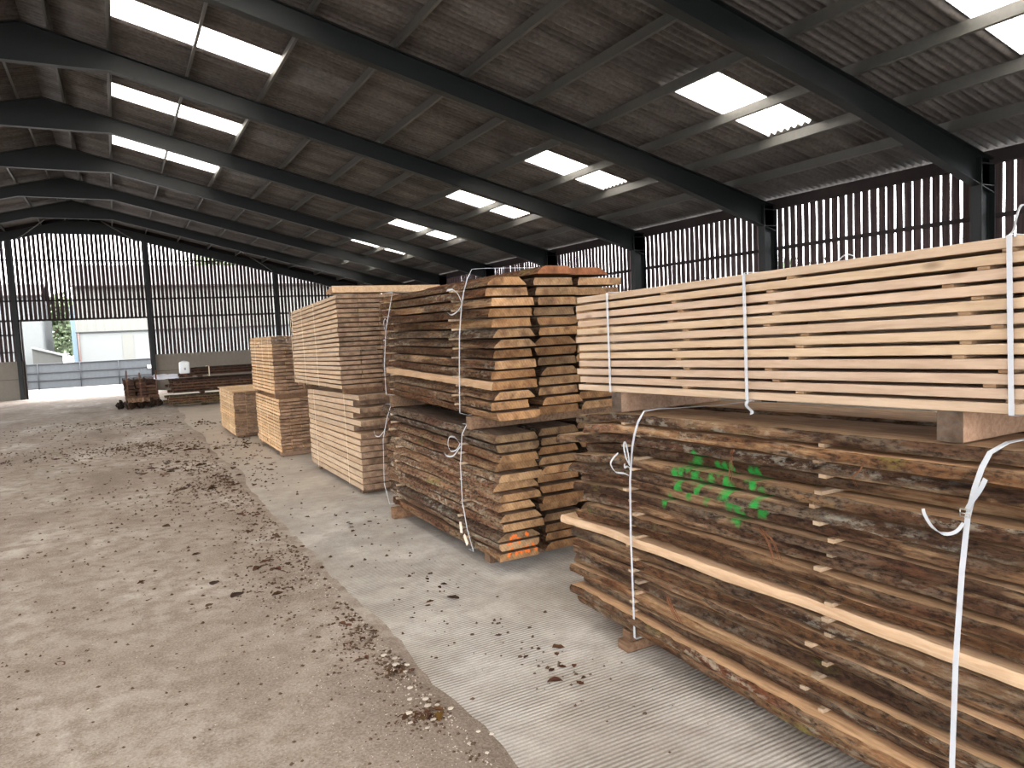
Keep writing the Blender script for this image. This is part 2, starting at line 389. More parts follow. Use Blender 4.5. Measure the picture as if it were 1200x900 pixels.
for x in PX+[-.62]:
    for sgn in (1, -1):
        X = x if sgn > 0 else 2*XR-x
        z = zt(X); e = .045*sgn; s2 = -.248*sgn
        prof = [(-e*1.0, 0), (0, 0), (0, .17), (e, .17), (e, .183), (-.009*sgn, .183), (-.009*sgn, .012), (-e*1.0, .012)]
        mb = MB(); mb.loft([[(X+dx, y, z+dx*s2+dz) for dx, dz in prof] for y in (YN-.3, YG+.1)], 0, 0)
        struct('roof_purlin', mb, M_purlin)
# roof sheets: corrugated along the ridge direction, with openings for the rooflights
PITCH = .146
SKY = [(.34, 3.1, Y0+n*S+d, 1.0) for n, d in ((-4, 2.3), (-3, 2.3), (-2, 2.3), (-1, 2.3), (0, 2.3), (1, 2.28), (2, 2.35), (3, 2.4))]
SKY += [(2*XR-3.1, 2*XR-.34, Y0+n*S+d, 1.0) for n, d in ((-4, 2.3), (-3, 2.3), (-2, 2.3), (-1, 2.3), (0, 2.3))]  # unseen left-slope row, added to bring in more top light
SKY += [(8.35, 10.74, Y0+n*S+d, 1.0) for n, d in ((-4, 2), (-3, 2), (-2, 1.5), (-1, 1.93), (0, 1.48), (1, 2.05), (2, 1.92), (3, 2.35), (4, 2.3), (5, 2.3))]
SKY += [(2*XR-10.74, 2*XR-8.35, Y0+n*S+d, 1.0) for n, d in ((-4, 2), (-3, 2), (-2, 2), (-1, 2), (0, 2), (1, 2), (2, 2), (3, 2), (4, 2), (5, 2), (6, 2))]  # mirrored left-slope row, out of view, added for light balance
SUB = 8
ys = [YN-.4+i*PITCH/SUB for i in range(int((YG+.35-YN+.4)/(PITCH/SUB))+1)]
def zsheet(x, y): return zr(x)+.030*(1+math.sin(2*math.pi*y/PITCH))
SKYI = []
for x0, x1, y, w in SKY:
    i0 = min(range(len(ys)), key=lambda i: abs(ys[i]-(round(y/PITCH)*PITCH))); SKYI.append((x0, x1, i0, i0+7*SUB))
for sgn, side in ((1, 'right'), (-1, 'left')):
    brk = sorted(set([XR, 13.75] + [.34, 3.1, 8.35, 10.74] + [1.72, 9.62, 6.0]))
    xs = brk if sgn > 0 else sorted(2*XR-b for b in brk)
    mb = MB(); ny = len(ys)
    vs = [(x, y, zsheet(x, y)) for x in xs for y in ys]; fs = []
    for a in range(len(xs)-1):
        xm = (xs[a]+xs[a+1])/2
        bl = [(i0, i1) for x0, x1, i0, i1 in SKYI if x0 < xm < x1]
        for i in range(ny-1):
            if any(i0 <= i < i1 for i0, i1 in bl): continue
            fs.append((a*ny+i, a*ny+i+1, (a+1)*ny+i+1, (a+1)*ny+i))
    mb.add(vs, fs, 0, True)
    o = struct('ceiling_'+side, mb, M_sheet)
    md = o.modifiers.new('thickness', 'SOLIDIFY'); md.thickness = .007; md.offset = 1
mb = MB()
mb.loft([[(XR-.35, y, zr(XR-.35)+.055), (XR, y, zr(XR)+.075), (XR+.35, y, zr(XR+.35)+.055), (XR+.35, y, zr(XR+.35)+.065), (XR, y, zr(XR)+.095), (XR-.35, y, zr(XR-.35)+.065)] for y in (YN-.4, YG+.35)], 0, 0)
struct('trim_1', mb, M_sheet)
for k, (x0, x1, i0, i1) in enumerate(SKYI):
    mb = MB(); w = i1-i0+1; xs = [x0-.05, (x0+x1)/2, x1+.05]
    vs = [(x, ys[i], zsheet(x, ys[i])+.012) for x in xs for i in range(i0, i1+1)]
    fs = [(a*w+i, a*w+i+1, (a+1)*w+i+1, (a+1)*w+i) for a in range(2) for i in range(w-1)]
    mb.add(vs, fs, 0, True)
    o = struct('window_real_or_added_%d' % (k+1), mb, M_light)  # includes the unseen left-slope panes added as light sources
    md = o.modifiers.new('thickness', 'SOLIDIFY'); md.thickness = .003; md.offset = 1
# space-boarded walls
def slats(mb, along, fixed, a0, a1, z0f, z1f, pitch=.177, w=.135, t=.022, skip=None):
    a = a0; i = 0
    while a < a1-w:
        ww = w+R.uniform(-.008, .008); zb, z1 = z0f(a+w/2), z1f(a+w/2)
        nseg = 6; rings = []
        for k in range(nseg+1):
            z = zb+(z1-zb)*k/nseg; d = R.uniform(-.004, .004); e = R.uniform(-.004, .004)
            q = [(a+d, -t/2), (a+ww+e, -t/2), (a+ww+e, t/2), (a+d, t/2)]
            rings.append([(p, fixed+u, z) if along == 'x' else (fixed+u, p, z) for p, u in q])
        mb.loft(rings, 0, 0); a += pitch; i += 1
WZ = 1.8; OPEN = (Y0+.1, Y0+6*S-.1)      # the left side is open between its posts over six bays
for side, X, zf in (('right', 13.28, zr(13.28)), ('left', 2*XR-13.28, zr(13.28))):
    mb = MB()
    for ya, yb in (((YN, YG),) if side == 'right' else ((YN, OPEN[0]), (OPEN[1], YG))): slats(mb, 'y', X, ya, yb, lambda a: WZ-.05, lambda a: zf-.12, w=.134)
    struct('wall_'+side, mb, M_slat)
    s = 1 if side == 'right' else -1
    mb = MB()
    for ya, yb in (((YN, YG),) if side == 'right' else ((YN, OPEN[0]), (OPEN[1], YG))): mb.box(min(X-.1*s, X+.12*s), max(X-.1*s, X+.12*s), ya, yb, -.05, WZ-.05)
    struct('wall_%s_base' % side, mb, M_block)
    for z, h in ((2.45, .07), (3.66, .075)):
        mb = MB(); mb.box(min(X-.07*s, X-.012*s), max(X-.07*s, X-.012*s), YN, YG if side == 'right' else OPEN[0], z, z+h); struct('wall_rail', mb, M_timber_dark)
    mb = MB(); mb.box(min(X-.10*s, X-.02*s), max(X-.10*s, X-.02*s), YN, YG, 4.56, 4.79); struct('eaves_beam', mb, M_timber_dark)
OX0, OX1, OZ = -3.62, 1.47, 3.53
GP = [-13.0, -8.85, -3.82, 1.60, 7.56, 12.0]
def gz1(x): return zt(x)+.15
mb = MB()
slats(mb, 'x', YG+.16, XR-14.2, XR+14.2, lambda a: OZ if OX0-.12 < a < OX1+.05 else WZ-.05, gz1, w=.128, pitch=.1765)
struct('wall_back', mb, M_slat)
mb = MB()
mb.loft([[(x, y, z) for y, z in ((YG+.02, zt(x)-.06), (YG+.14, zt(x)-.06), (YG+.14, zr(x)+.06), (YG+.02, zr(x)+.06))] for x in (XR-14.3, XR, XR+14.3)], 0, 0); struct('gable_verge', mb, M_timber_dark)
mb = MB(); mb.box(XR-14.2, OX0, YG+.1, YG+.32, -.05, WZ-.05); mb.box(OX1+.03, XR+14.2, YG+.1, YG+.32, -.05, WZ-.05); struct('wall_back_base', mb, M_block)
mb = MB(); mb.box(XR-14.2, OX0-.05, YG+.095, YG+.1, .93, .945); mb.box(OX1+.1, XR+14.2, YG+.095, YG+.1, .93, .945); struct('wall_back_joint', mb, M_timber_dark)
for x in GP:
    mb = MB(); fw, D = .17, .2
    prof = [(-fw/2, 0), (fw/2, 0), (fw/2, .014), (.006, .014), (.006, D-.014), (fw/2, D-.014), (fw/2, D), (-fw/2, D), (-fw/2, D-.014), (-.006, D-.014), (-.006, .014), (-fw/2, .014)]
    mb.loft([[(x+a, YG-.13+b, z) for a, b in prof] for z in (-.02, zt(x)-.05)], 0, 0); struct('gable_post', mb, M_steel)
for z, x0, x1, h in ((4.42, XR-13.6, XR+13.6, .075), (2.90, XR-13.6, OX0-.1, .07), (2.98, OX1+.1, XR+13.6, .07), (OZ, XR-13.6, XR+13.6, .085), (5.25, XR-11.5, XR+11.5, .06), (6.25, -8.8, 6.9, .06), (2.13, OX0-1.6, OX0-.15, .06)):
    if z in (2.98, 5.25): continue
    mb = MB(); mb.box(x0, x1, YG+.07, YG+.145, z, z+h); struct('gable_rail', mb, M_timber_dark)
for x0, x1 in ((OX0-.06, OX0), (OX1, OX1+.06)):
    mb = MB(); mb.box(x0, x1, YG+.02, YG+.3, 0, OZ); struct('trim_2' if x0 < 0 else 'trim_3', mb, M_timber_dark)
for a, b in (((-.1, FRAMES[10]+.1, 7.40), (1.3, YG-.15, 7.15)), ((2*XR+.1, FRAMES[10]+.1, 7.40), (2*XR-1.3, YG-.15, 7.15)), ((5.4, FRAMES[10]+.1, 6.18), (7.45, YG-.15, 5.75)), ((11.0, FRAMES[10]+.1, 4.75), (12.6, YG-.15, 4.35))):
    mb = MB(); mb.tube([a, b], .022, 6); struct('roof_brace', mb, M_purlin)

# ------------------------------------------------------------------ the floor
EDGE = 1.60
def fz(x, y): return .008*nz(x*.9, y*.9, 3)+.005*nz(x*3, y*3, 9)
mb = MB(); xs = [-15.5+i*.5 for i in range(25)]; xs = [x for x in xs if x < -3]+[-3+i*.12 for i in range(39)]
ysf = [YN-.5+i*.5 for i in range(int((-YN)/.5)+1) if YN-.5+i*.5 < -.3]+[i*.12 for i in range(100)]+[12+i*.4 for i in range(69)]+[39.52]
vs = []
for x in xs:
    for y in ysf:
        e = EDGE-.015+.05*nz(y*1.1, 4.2)+.035*nz(y*5, 1.7)+(.25*max(0, nz(y*.35, 7)) if y > 9 else 0)+max(0, (y-24)*.05)
        f = min(1, max(0, (x+3)/(4.56))); xx = x if x <= -3 else -3+f*(e+3)
        edge = 1-min(1, max(0, (e-xx)/.25))
        vs.append((xx, y, fz(xx, y)*(1-edge)+.012*(1-edge)+.004-(.008 if f >= .999 else 0)))
ny = len(ysf)
mb.add(vs, [(a*ny+i, (a+1)*ny+i, (a+1)*ny+i+1, a*ny+i+1) for a in range(len(xs)-1) for i in range(ny-1)], 0, True)
struct('floor_earth', mb, M_earth)
mb = MB(); xs = [1.2, 1.45, 1.6, 1.75, 1.9, 2.1, 2.3, 2.5, 2.7, 2.9, 3.2, 3.6, 4.2, 5.5, 8, 13.3]
RP = .031; ysf = []; amp = []
ysf += [YN-.5, -2]; amp += [0, 0]; y = 0.4
while y < 10.5:
    for k, h in ((0, 0), (.30, 0), (.5, 1), (.8, 1)): ysf.append(y+k*RP); amp.append(h)
    y += RP
while y < 39.5: ysf.append(y); amp.append(.4); y += .6
ysf.append(39.52); amp.append(0)
ny = len(ysf); vs = []
for x in xs:
    for y, h in zip(ysf, amp):
        wear = min(1, max(0, .45+1.3*nz(x*.6, y*.6, 2)+.5*nz(x*2.3, y*2.3, 5)))*min(1, max(.15, (x-1.55)*3))*max(.15, min(1, (9-y)/4))
        vs.append((x, y+.006*nz(x*2, y*.5), -.006+.0055*h*wear+.002*nz(x*6, y*6)))
mb.add(vs, [(a*ny+i, (a+1)*ny+i, (a+1)*ny+i+1, a*ny+i+1) for a in range(len(xs)-1) for i in range(ny-1)])
fo = struct('floor', mb, M_concrete)
ga = fo.data.attributes.new('groove', 'FLOAT', 'POINT'); ga.data.foreach_set('value', [1-h if y < 10.5 else .4 for x in xs for y, h in zip(ysf, amp)])
mb = MB(); mb.box(-80, 80, YG+.1, 140, -.3, -.012); mb.box(-80, XR-14.5, -60, YG+.1, -.3, -.012); mb.box(13.5, 80, -60, YG+.1, -.3, -.012); mb.box(XR-14.5, 13.5, -60, YN-.5, -.3, -.012)
struct('ground_outside', mb, M_yard)
mb = MB(); mb.box(XR-14.5, 13.5, YN-.5, YG+.1, -.35, -.1); struct('floor_base', mb, M_yard)
mb = MB(); mb.box(OX0, OX1, YG-.55, YG+.35, -.01, .016); struct('door_1_sill', mb, M_yard)

# ------------------------------------------------------------------ boards
def waney(name, y0, y1, x0, wid, zf, t, mats, seed, amp=.03, slope=.025, skew=0.0, jit=.006, edge_mi=1, seg=.06, under=None, axis='y', end=.012):
    """live-edged board lying along Y; zf(y) gives its underside"""
    n = max(4, int((y1-y0)/seg)); rings = []
    for i in range(n+1):
        y = y0+(y1-y0)*i/n; e = 1 if 0 < i < n else 0
        a = amp*nz(y*.9, seed)+.5*amp*nz(y*2.7, seed+9)+.25*amp*nz(y*9, seed+4)
        b = amp*nz(y*.8, seed+50)+.5*amp*nz(y*3, seed+59)
        sl = slope+.5*abs(slope)*nz(y*1.3, seed+21); z = zf(y)
        sx = skew*(y-y0)
        xl, xr = x0+a+sx, x0+wid+b+sx
        j = lambda q: jit*nz(y*14, seed+q*3.1)+.7*jit*nz(y*37, seed+q*1.7)
        jz = [.004*nz(y*9, seed+70+q) for q in range(4)]
        yy = y+(end*nz(seed, 3.3) if e == 0 else 0)
        rg = [(xl+max(0, sl)+j(1), yy, z+t+jz[0]), (xl+max(0, sl)*.6+min(0, sl)*-.35+j(2)-.006, yy, z+t*.66), (xl+max(0, sl)*.25+min(0, sl)*-.7+j(3)-.006, yy, z+t*.33), (xl+max(0, -sl)+j(4), yy, z+jz[1]),
              (xr-max(0, -sl), yy, z+jz[1]), (xr-max(0, sl)*.25+j(5), yy, z+t*.33), (xr-max(0, sl)*.6+j(6), yy, z+t*.66), (xr-max(0, sl), yy, z+t+jz[0])]
        rings.append(rg)
    mb = MB(); mb.loft(rings, [edge_mi]*3+[0]+[1]*3+[0], 2)
    return mb
def place(mb, name, mats, tint=None):
    o = mb.build(name, mats)
    g = R.uniform(.72, 1.2); w = R.uniform(-.05, .06)
    o.color = tint if tint else (min(1.3, g*(1+w)), g, g*(1-w), 1)
    return o
def sawn(y0, y1, x0, x1, zf, t, c=.0025, bow=.003, seed=0.0):
    n = 6; rings = []
    for i in range(n+1):
        y = y0+(y1-y0)*i/n; z = zf(y)+bow*nz(y*.5, seed)*.5; d = bow*nz(y*.7, seed+7)
        rings.append([(x0+c+d, y, z+t), (x0+d, y, z+t-c), (x0+d, y, z+c), (x0+c+d, y, z), (x1-c+d, y, z), (x1+d, y, z+c), (x1+d, y, z+t-c), (x1-c+d, y, z+t)])
    mb = MB(); mb.loft(rings, 0, 1); return mb
def stick(x0, x1, y, z, h, w, label, group, mat, tint=None):
    mb = MB(); sk = R.uniform(-.012, .012); e = .001
    rings = [[(x, y+sk*k-w/2, z+e), (x, y+sk*k+w/2, z+e), (x, y+sk*k+w/2, z+h-e), (x, y+sk*k-w/2, z+h-e)] for k, x in ((0, x0), (.4, (x0*.6+x1*.4)), (1, x1))]
    mb.loft(rings, 0, 0); return tag(place(mb, 'spacer_stick', mat, tint), label, 'spacer stick', group)
def bearer(x0, x1, y0, y1, z0, z1, label, group=None, mats=None, tint=None):
    mb = MB(); c = .004
    rings = [[(x, y0+c, z1), (x, y0, z1-c), (x, y0, z0+c), (x, y0+c, z0), (x, y1-c, z0), (x, y1, z0+c), (x, y1, z1-c), (x, y1-c, z1)] for x in (x0, (x0+x1)/2, x1)]
    rings = [r[::-1] for r in rings]
    mb.loft(rings, 0, 1); return tag(place(mb, 'timber_bearer', mats or [M_bearer, M_bearer_end], tint), label, 'timber block', group)
WB = [M_waney, M_bark, M_end]; WB2 = [M_waney, M_bark2, M_end]
POS2 = ['aisle side', 'wall side']; POS3 = ['aisle side', 'middle', 'wall side']

# --- first stack, lower pack: bark-edged boards with the green paint
NP1 = 20; B1 = .128
def T1(y): return 1.585+(3.9-y)*.022 if y < 3.9 else 1.585-(y-3.9)*.13
def zk1(k): return lambda y: B1+(k/NP1)*(T1(y)-B1)
t1 = .054
tops1 = {3: 'pale edge'}
for k in range(NP1):
    lay = NP1-1-k                       # 0 = top layer
    prot = -.10*max(0, (9-k)/9)         # the lower boards stand out towards the aisle
    for c in range(2):
        pale = (c == 0 and lay in (11,))
        semi = (c == 0 and lay in (6, 8))
        if c == 0:
            x0 = 2.858+R.uniform(-.02, .025)+(.05 if lay in (3, 6, 8, 15) else .03 if lay in (12, 17) else 0)+(prot*.35 if k < 9 else 0)-(.02 if pale else 0)
            y1 = 4.42+R.uniform(-.10, .10)+(.16 if lay in (2, 11) else 0)-(.12 if lay in (0, 1, 9, 10) else 0)
            sl = R.choice([.02, .035, .012, -.02, .03]) if lay not in (4, 7, 9, 13, 16, 18) else .006; am = .032
            sk = .055 if False else prot*.0
            mb = waney('b', .55+R.uniform(-.1, .1), y1, x0, .455-(x0-2.86)*.8+R.uniform(-.03, .015), zk1(k), t1, None, 11.3*k+2, am, .006 if pale else sl, edge_mi=0 if pale else 1, jit=.002 if pale else .009, seg=.04)
            if prot:
                mb.v = [(x+prot*.55*max(0, min(1, (4.4-y)/2.4)), y, z) for x, y, z in mb.v]
        else:
            mb = waney('b', .55+R.uniform(-.1, .1), 4.35+R.uniform(-.15, .12), 3.43+R.uniform(0, .03), .45, zk1(k), t1, None, 7.7*k+90, .02, .025, seg=.12)
        mats = [M_pale, M_bark, M_end] if pale else ([M_waney_green, M_bark_green, M_end] if c == 0 and 2 <= lay <= 9 else ([M_waney_light, M_bark, M_end] if (k*7+c) % 3 else [M_waney_light, M_bark2, M_end]))
        o = place(mb, 'waney_board', mats)
        if pale: o.color = (1.05, 1.02, 1, 1)
        look = 'pale debarked' if pale else ('bark-edged green-painted' if c == 0 and 3 <= lay <= 8 else 'bark-edged')
        tag(o, f'{look} board, {ORD[lay]} layer, {POS2[c]}, lower pack of right foreground stack', 'board', 'bark-edged boards of the green-marked pack')
def zgap(zk, k, t, y): return zk(k)(y)+t, zk(k+1)(y)-zk(k)(y)-t
for k in range(NP1-1):
    for y, nm in ((3.74, 'far strap'), (2.30, 'mid length'), (.95, 'near end')):
        yy = y+R.uniform(-.07, .07); z, h = zgap(zk1, k, t1, yy)
        stick(2.875+R.uniform(-.02, .02)-(.045 if k < 9 else 0), 3.84, yy, z, h, .03+R.uniform(-.004, .012), f'spacer stick under {ORD[NP1-2-k]} layer by the {nm}, green-painted bark-edged pack', 'spacer sticks in the green-marked pack', M_stick)
for y, nm in ((3.79, 'far'), (1.2, 'near')):
    bearer(2.80, 3.9, y-.045, y+.06, -.004, .06, f'lower brown block on the concrete under the {nm} end of the green-marked pack', mats=[M_bearer2, M_bearer2])
    bearer(2.83, 3.9, y-.035, y+.045, .061, B1-.001, f'upper brown block under the {nm} end of the green-marked pack', mats=[M_bearer2, M_bearer2])
# --- first stack, upper pack: square sawn boards
NP2 = 12
def B2(y): return 1.702+(4.27-y)*.018
t2, g2 = .0392, .0158
def zk2(k): return lambda y: B2(y)+k*(t2+g2)
for k in range(NP2):
    lay = NP2-1-k
    for c, (xa, xb) in enumerate(((2.85, 3.12), (3.135, 3.41), (3.425, 3.70))):
        x = xa+R.uniform(-.004, .004)
        mb = sawn(.62+R.uniform(-.02, .02), 4.275+R.uniform(-.03, .012), x, xb, zk2(k), t2 if c != 1 or k == NP2-1 else t2+g2-.0006, seed=k*3.1+c, bow=.003 if c != 1 else 0)  # middle boards thickened out of sight to stop light showing through the gaps
        o = place(mb, 'sawn_board', [M_sawn, M_sawn_end])
        g = R.uniform(.93, 1.06); o.color = (g, g*R.uniform(.96, 1), g*R.uniform(.90, 1), 1)
        tag(o, f'clean pale sawn board, {ORD[lay]} layer, {POS3[c]}, upper pack of right foreground stack', 'board', 'pale sawn boards of the strapped upper pack')
for k in range(NP2-1):
    for y, nm in ((3.25, 'far strap'), (2.47, 'middle strap'), (1.57, 'near strap')):
        yy = y+R.uniform(-.12, .12)
        stick(2.853+R.uniform(0, .01), 3.13, yy, zk2(k)(yy)+t2+.001, g2-.002, .045, f'thin spacer under {ORD[NP2-2-k]} layer near the {nm}, pale sawn upper pack', 'thin spacers in the pale sawn pack', M_stick, (.8, .7, .6, 1))
for y, nm in ((3.875, 'far'), (1.69, 'near')):
    bearer(2.875, 3.75, y-.052, y+.052, T1(y)-.012, B2(y)-.002, f'square timber block under {nm} end of the pale sawn pack', 'square blocks under the pale sawn pack', mats=[M_bearer, M_bearer_end])
# --- second stack: two packs of bark-edged boards seen end on
def B3(y): return .125
def T3(y): return 1.262+(y-5.55)*.026
NP3 = 13
def zk3(k): return lambda y: B3(y)+(k/NP3)*(T3(y)-B3(y))
def B4(y): return 1.362+(y-5.55)*.030
def T4(y): return 2.625
NP4 = 14
def zk4(k): return lambda y: B4(y)+(k/NP4)*(T4(y)-B4(y))
GREYTINT = (.55, .58, .62, 1)
for pk, NP, zk, t, nm in ((3, NP3, zk3, .066, 'lower'), (4, NP4, zk4, .069, 'upper')):
    for k in range(NP):
        lay = NP-1-k; zf = zk(k)
        widths = [(2.84, .445), (3.325, .455), (3.82, .55)]
        for c, (xa, w) in enumerate(widths):
            if c == 2 and (lay > 2 and k > 2): w = .50
            pale = pk == 4 and c == 0 and k == 3
            x0 = xa+R.uniform(-.02, .02); w += R.uniform(-.06, .0)
            y0 = 5.57+R.uniform(-.05, .05)+(0, .06, .16)[c]; y1 = 8.45+R.uniform(-.08, .12)
            if pk == 3 and k < 3 and c == 0: w = .40+.015*k; y0 = 5.56; x0 = 2.83
            sl = R.choice([.012, .03, .05, .075]) if pk == 3 or R.random() < .35 else .014
            if R.random() < .15: sl = -.03
            off = 0
            if pk == 3: x0 -= .02
            mb = waney('b', y0, y1, x0, w, zf, t, None, 5.9*k+40*c+pk*300, .03, .006 if pale else sl, edge_mi=0 if pale else 1, jit=.009, seg=.06 if c == 0 else .15)
            grey = (pk == 3 and lay in (0, 1)) or (R.random() < .12)
            mats = [M_pale, M_bark, M_end] if pale else ([M_waney, M_bark3 if c == 0 else M_bark2, M_end_orange] if pk == 3 and c == 0 else [M_waney, M_bark3 if pk == 3 else M_bark2, M_end])
            gg = R.random()
            o = place(mb, 'waney_board', mats, GREYTINT if grey else ((.62, .58, .54, 1) if gg < .15 else (.8, .74, .68, 1) if gg < .4 else None))
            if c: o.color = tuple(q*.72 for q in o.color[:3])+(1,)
            look = 'pale-edged' if pale else ('grey weathered' if grey else ('bark-edged orange-marked' if pk == 3 and c == 0 and k in (1, 2) else 'bark-edged'))
            tag(o, f'{look} board, {ORD[lay]} layer, {POS3[c]}, {nm} pack of second stack', 'board', f'bark-edged boards of the {nm} pack in the second stack')
    for k in range(NP-1):
        for y, pn in ((8.15, 'far strap'), (6.30, 'near strap')):
            yy = y+R.uniform(-.09, .09); z, h = zgap(zk, k, t, yy)
            stick(2.79+R.uniform(-.03, .04), 4.25, yy, z, h, .03, f'spacer stick under {ORD[NP-2-k]} layer by the {pn}, {nm} pack of second stack', f'spacer sticks of the {nm} pack in the second stack', M_stick)
for (y, nm) in ((8.12, 'far'), (6.0, 'near')):
    bearer(2.72 if nm == 'far' else 2.9, 4.45, y-.055, y+.055, -.004, B3(y)-.002, f'brown timber block on the concrete under {nm} end of second stack', mats=[M_bearer2, M_bearer2])
    bearer(2.78, 4.45, y-.05, y+.05, T3(y)-.015, B4(y)-.002, f'dark timber block between the two packs at {nm} end of second stack', mats=[M_bearer2, M_bearer2])
# loose warped boards on top of the second stack
for (x0, w, y0, y1, dz, sl, tl, lab) in ((3.30, .40, 5.55, 8.3, .004, .09, 0, 'second column'), (3.72, .46, 5.70, 8.2, .006, .11, 0, 'back column')):
    mb = waney('b', y0, y1, x0, w, lambda y: T4(y)+dz, .07, None, 777+x0*10, .02, sl, seg=.12)
    tag(place(mb, 'waney_board', [M_waney, M_bark2, M_end_red], (1.1, .9, .75, 1)), f'domed reddish board lying loose on top of the second stack, {lab}', 'board', 'bark-edged boards of the upper pack in the second stack')
# --- third stack
def stackpack(NP, Bf, Tf, frac, cols, y0, y1, jy, mats, look, nm, group, split=0.0, tintf=None, jx=.006, recess=None):
    for k in range(NP):
        lay = NP-1-k
        zf = (lambda k: (lambda y: Bf(y)+(k/NP)*(Tf(y)-Bf(y))))(k); t = frac*(Tf((y0+y1)/2)-Bf((y0+y1)/2))/NP
        for c, (xa, xb) in enumerate(cols):
            p = POS3[c] if len(cols) == 3 else POS2[c]
            ya, yb = y0+R.uniform(-jy, jy), y1+R.uniform(-jy, jy)
            if recess and c in (0, 1): ya += recess(lay, c)
            runs = [(ya, yb, '')]
            if c == 0 and R.random() < split:
                m = ya+(yb-ya)*R.uniform(.35, .65); runs = [(ya, m-.002, 'near half, '), (m+.002, yb, 'far half, ')]
            for ra, rb, h in runs:
                o = place(sawn(ra, rb, xa+R.uniform(-jx, jx), xb+R.uniform(-.004, .002), zf, t, seed=k*2.2+c*31), 'sawn_board', mats)
                if tintf: o.color = tintf(lay, c)
                tag(o, f'{look} board, {ORD[lay]} layer, {h}{p}, {nm}', 'board', group)
def tj(lo, hi, wm=.08):
    def f(l, c):
        g = R.uniform(lo, hi); w = R.uniform(0, wm); return (g, g*(1-w*.6), g*(1-w*1.4), 1)
    return f
SM = [M_sawn2, M_sawn_end2]; SM3 = [M_sawn3, M_sawn_end2]
stackpack(15, lambda y: .07, lambda y: 1.385-(y-9.5)*.02, .83, ((2.80, 3.17), (3.18, 3.55)), 9.50, 12.45, .012, SM, 'sawn', 'lower pack of third stack', 'sawn boards of the lower pack in the third stack', 0, tj(.82, 1.05),
          recess=lambda l, c: (.30 if l in (1, 3, 5) else -.02) if l < 6 and c == 0 else (.3 if l in (1, 3, 5) else .02))
stackpack(20, lambda y: 1.462-(y-9.6)*.006, lambda y: 2.735-(y-9.6)*.04, .76, ((2.61, 2.90), (2.905, 3.19), (3.195, 3.50)), 9.60, 12.45, .015, SM, 'pale sawn', 'upper pack of third stack', 'sawn boards of the upper pack in the third stack', 0, tj(.88, 1.08))
mb = MB(); rr = []
for x in (2.56, 3.0, 3.5, 4.1): rr.append([(x, 9.58, 2.83), (x, 9.575, 2.742), (x, 9.62, 2.738), (x, 9.90, 2.742), (x, 9.90, 2.775)])
mb.loft([r[::-1] for r in rr], 0, 1)
tag(place(mb, 'sawn_board', SM, (1.1, 1.02, .9, 1)), 'thick pale plank lying crosswise on top of the third stack', 'board')
for y, nm in ((9.75, 'near'), (12.1, 'far')):
    bearer(2.67, 3.5, y-.05, y+.05, 1.385-(y-9.5)*.02+.001, 1.46-(y-9.6)*.006, f'dark timber block between the two packs at {nm} end of third stack', mats=[M_bearer2, M_bearer2])
    bearer(2.84, 3.5, y-.05, y+.05, -.004, .068, f'low timber block on the concrete under {nm} end of third stack', mats=[M_bearer2, M_bearer2])
# --- fourth stack
stackpack(16, lambda y: .085, lambda y: 1.08, .79, ((2.55, 2.74), (2.743, 2.93), (2.933, 3.13)), 13.70, 16.2, .03, SM3, 'narrow sawn', 'lower pack of fourth stack', 'sawn boards of the lower pack in the fourth stack', .5, tj(.78, 1.06, .12), jx=.009)
stackpack(16, lambda y: 1.165, lambda y: 2.235, .80, ((2.52, 2.74), (2.743, 2.95), (2.953, 3.15)), 13.82, 16.25, .03, SM3, 'narrow sawn', 'upper pack of fourth stack', 'sawn boards of the upper pack in the fourth stack', .5, tj(.74, 1.04, .12), jx=.009)
for y, nm in ((13.95, 'near'), (15.9, 'far')):
    bearer(2.54, 3.13, y-.05, y+.05, 1.079, 1.164, f'dark timber block between the two packs at {nm} end of fourth stack', mats=[M_bearer2, M_bearer2])
    bearer(2.56, 3.13, y-.05, y+.05, -.004, .084, f'timber block on the concrete under {nm} end of fourth stack', mats=[M_bearer, M_bearer])
# --- last single pack
stackpack(16, lambda y: .055, lambda y: 1.03, .85, ((2.24, 2.50), (2.503, 2.76), (2.763, 3.02)), 17.28, 19.8, .02, SM3, 'brown-ended sawn', 'low single pack beyond the fourth stack', 'sawn boards of the low single pack', .3, tj(.72, .98, .12), jx=.008)
mb = sawn(17.22, 19.85, 2.21, 3.05, lambda y: 1.026, .02); tag(place(mb, 'cover_board', SM, (1.1, 1.0, .82, 1)), 'wide pale sheet covering the low single pack', 'board')
for y, nm in ((17.5, 'near'), (19.5, 'far')): bearer(2.30, 3.0, y-.05, y+.05, -.004, .054, f'low timber block under {nm} end of the low single pack', mats=[M_bearer2, M_bearer2])

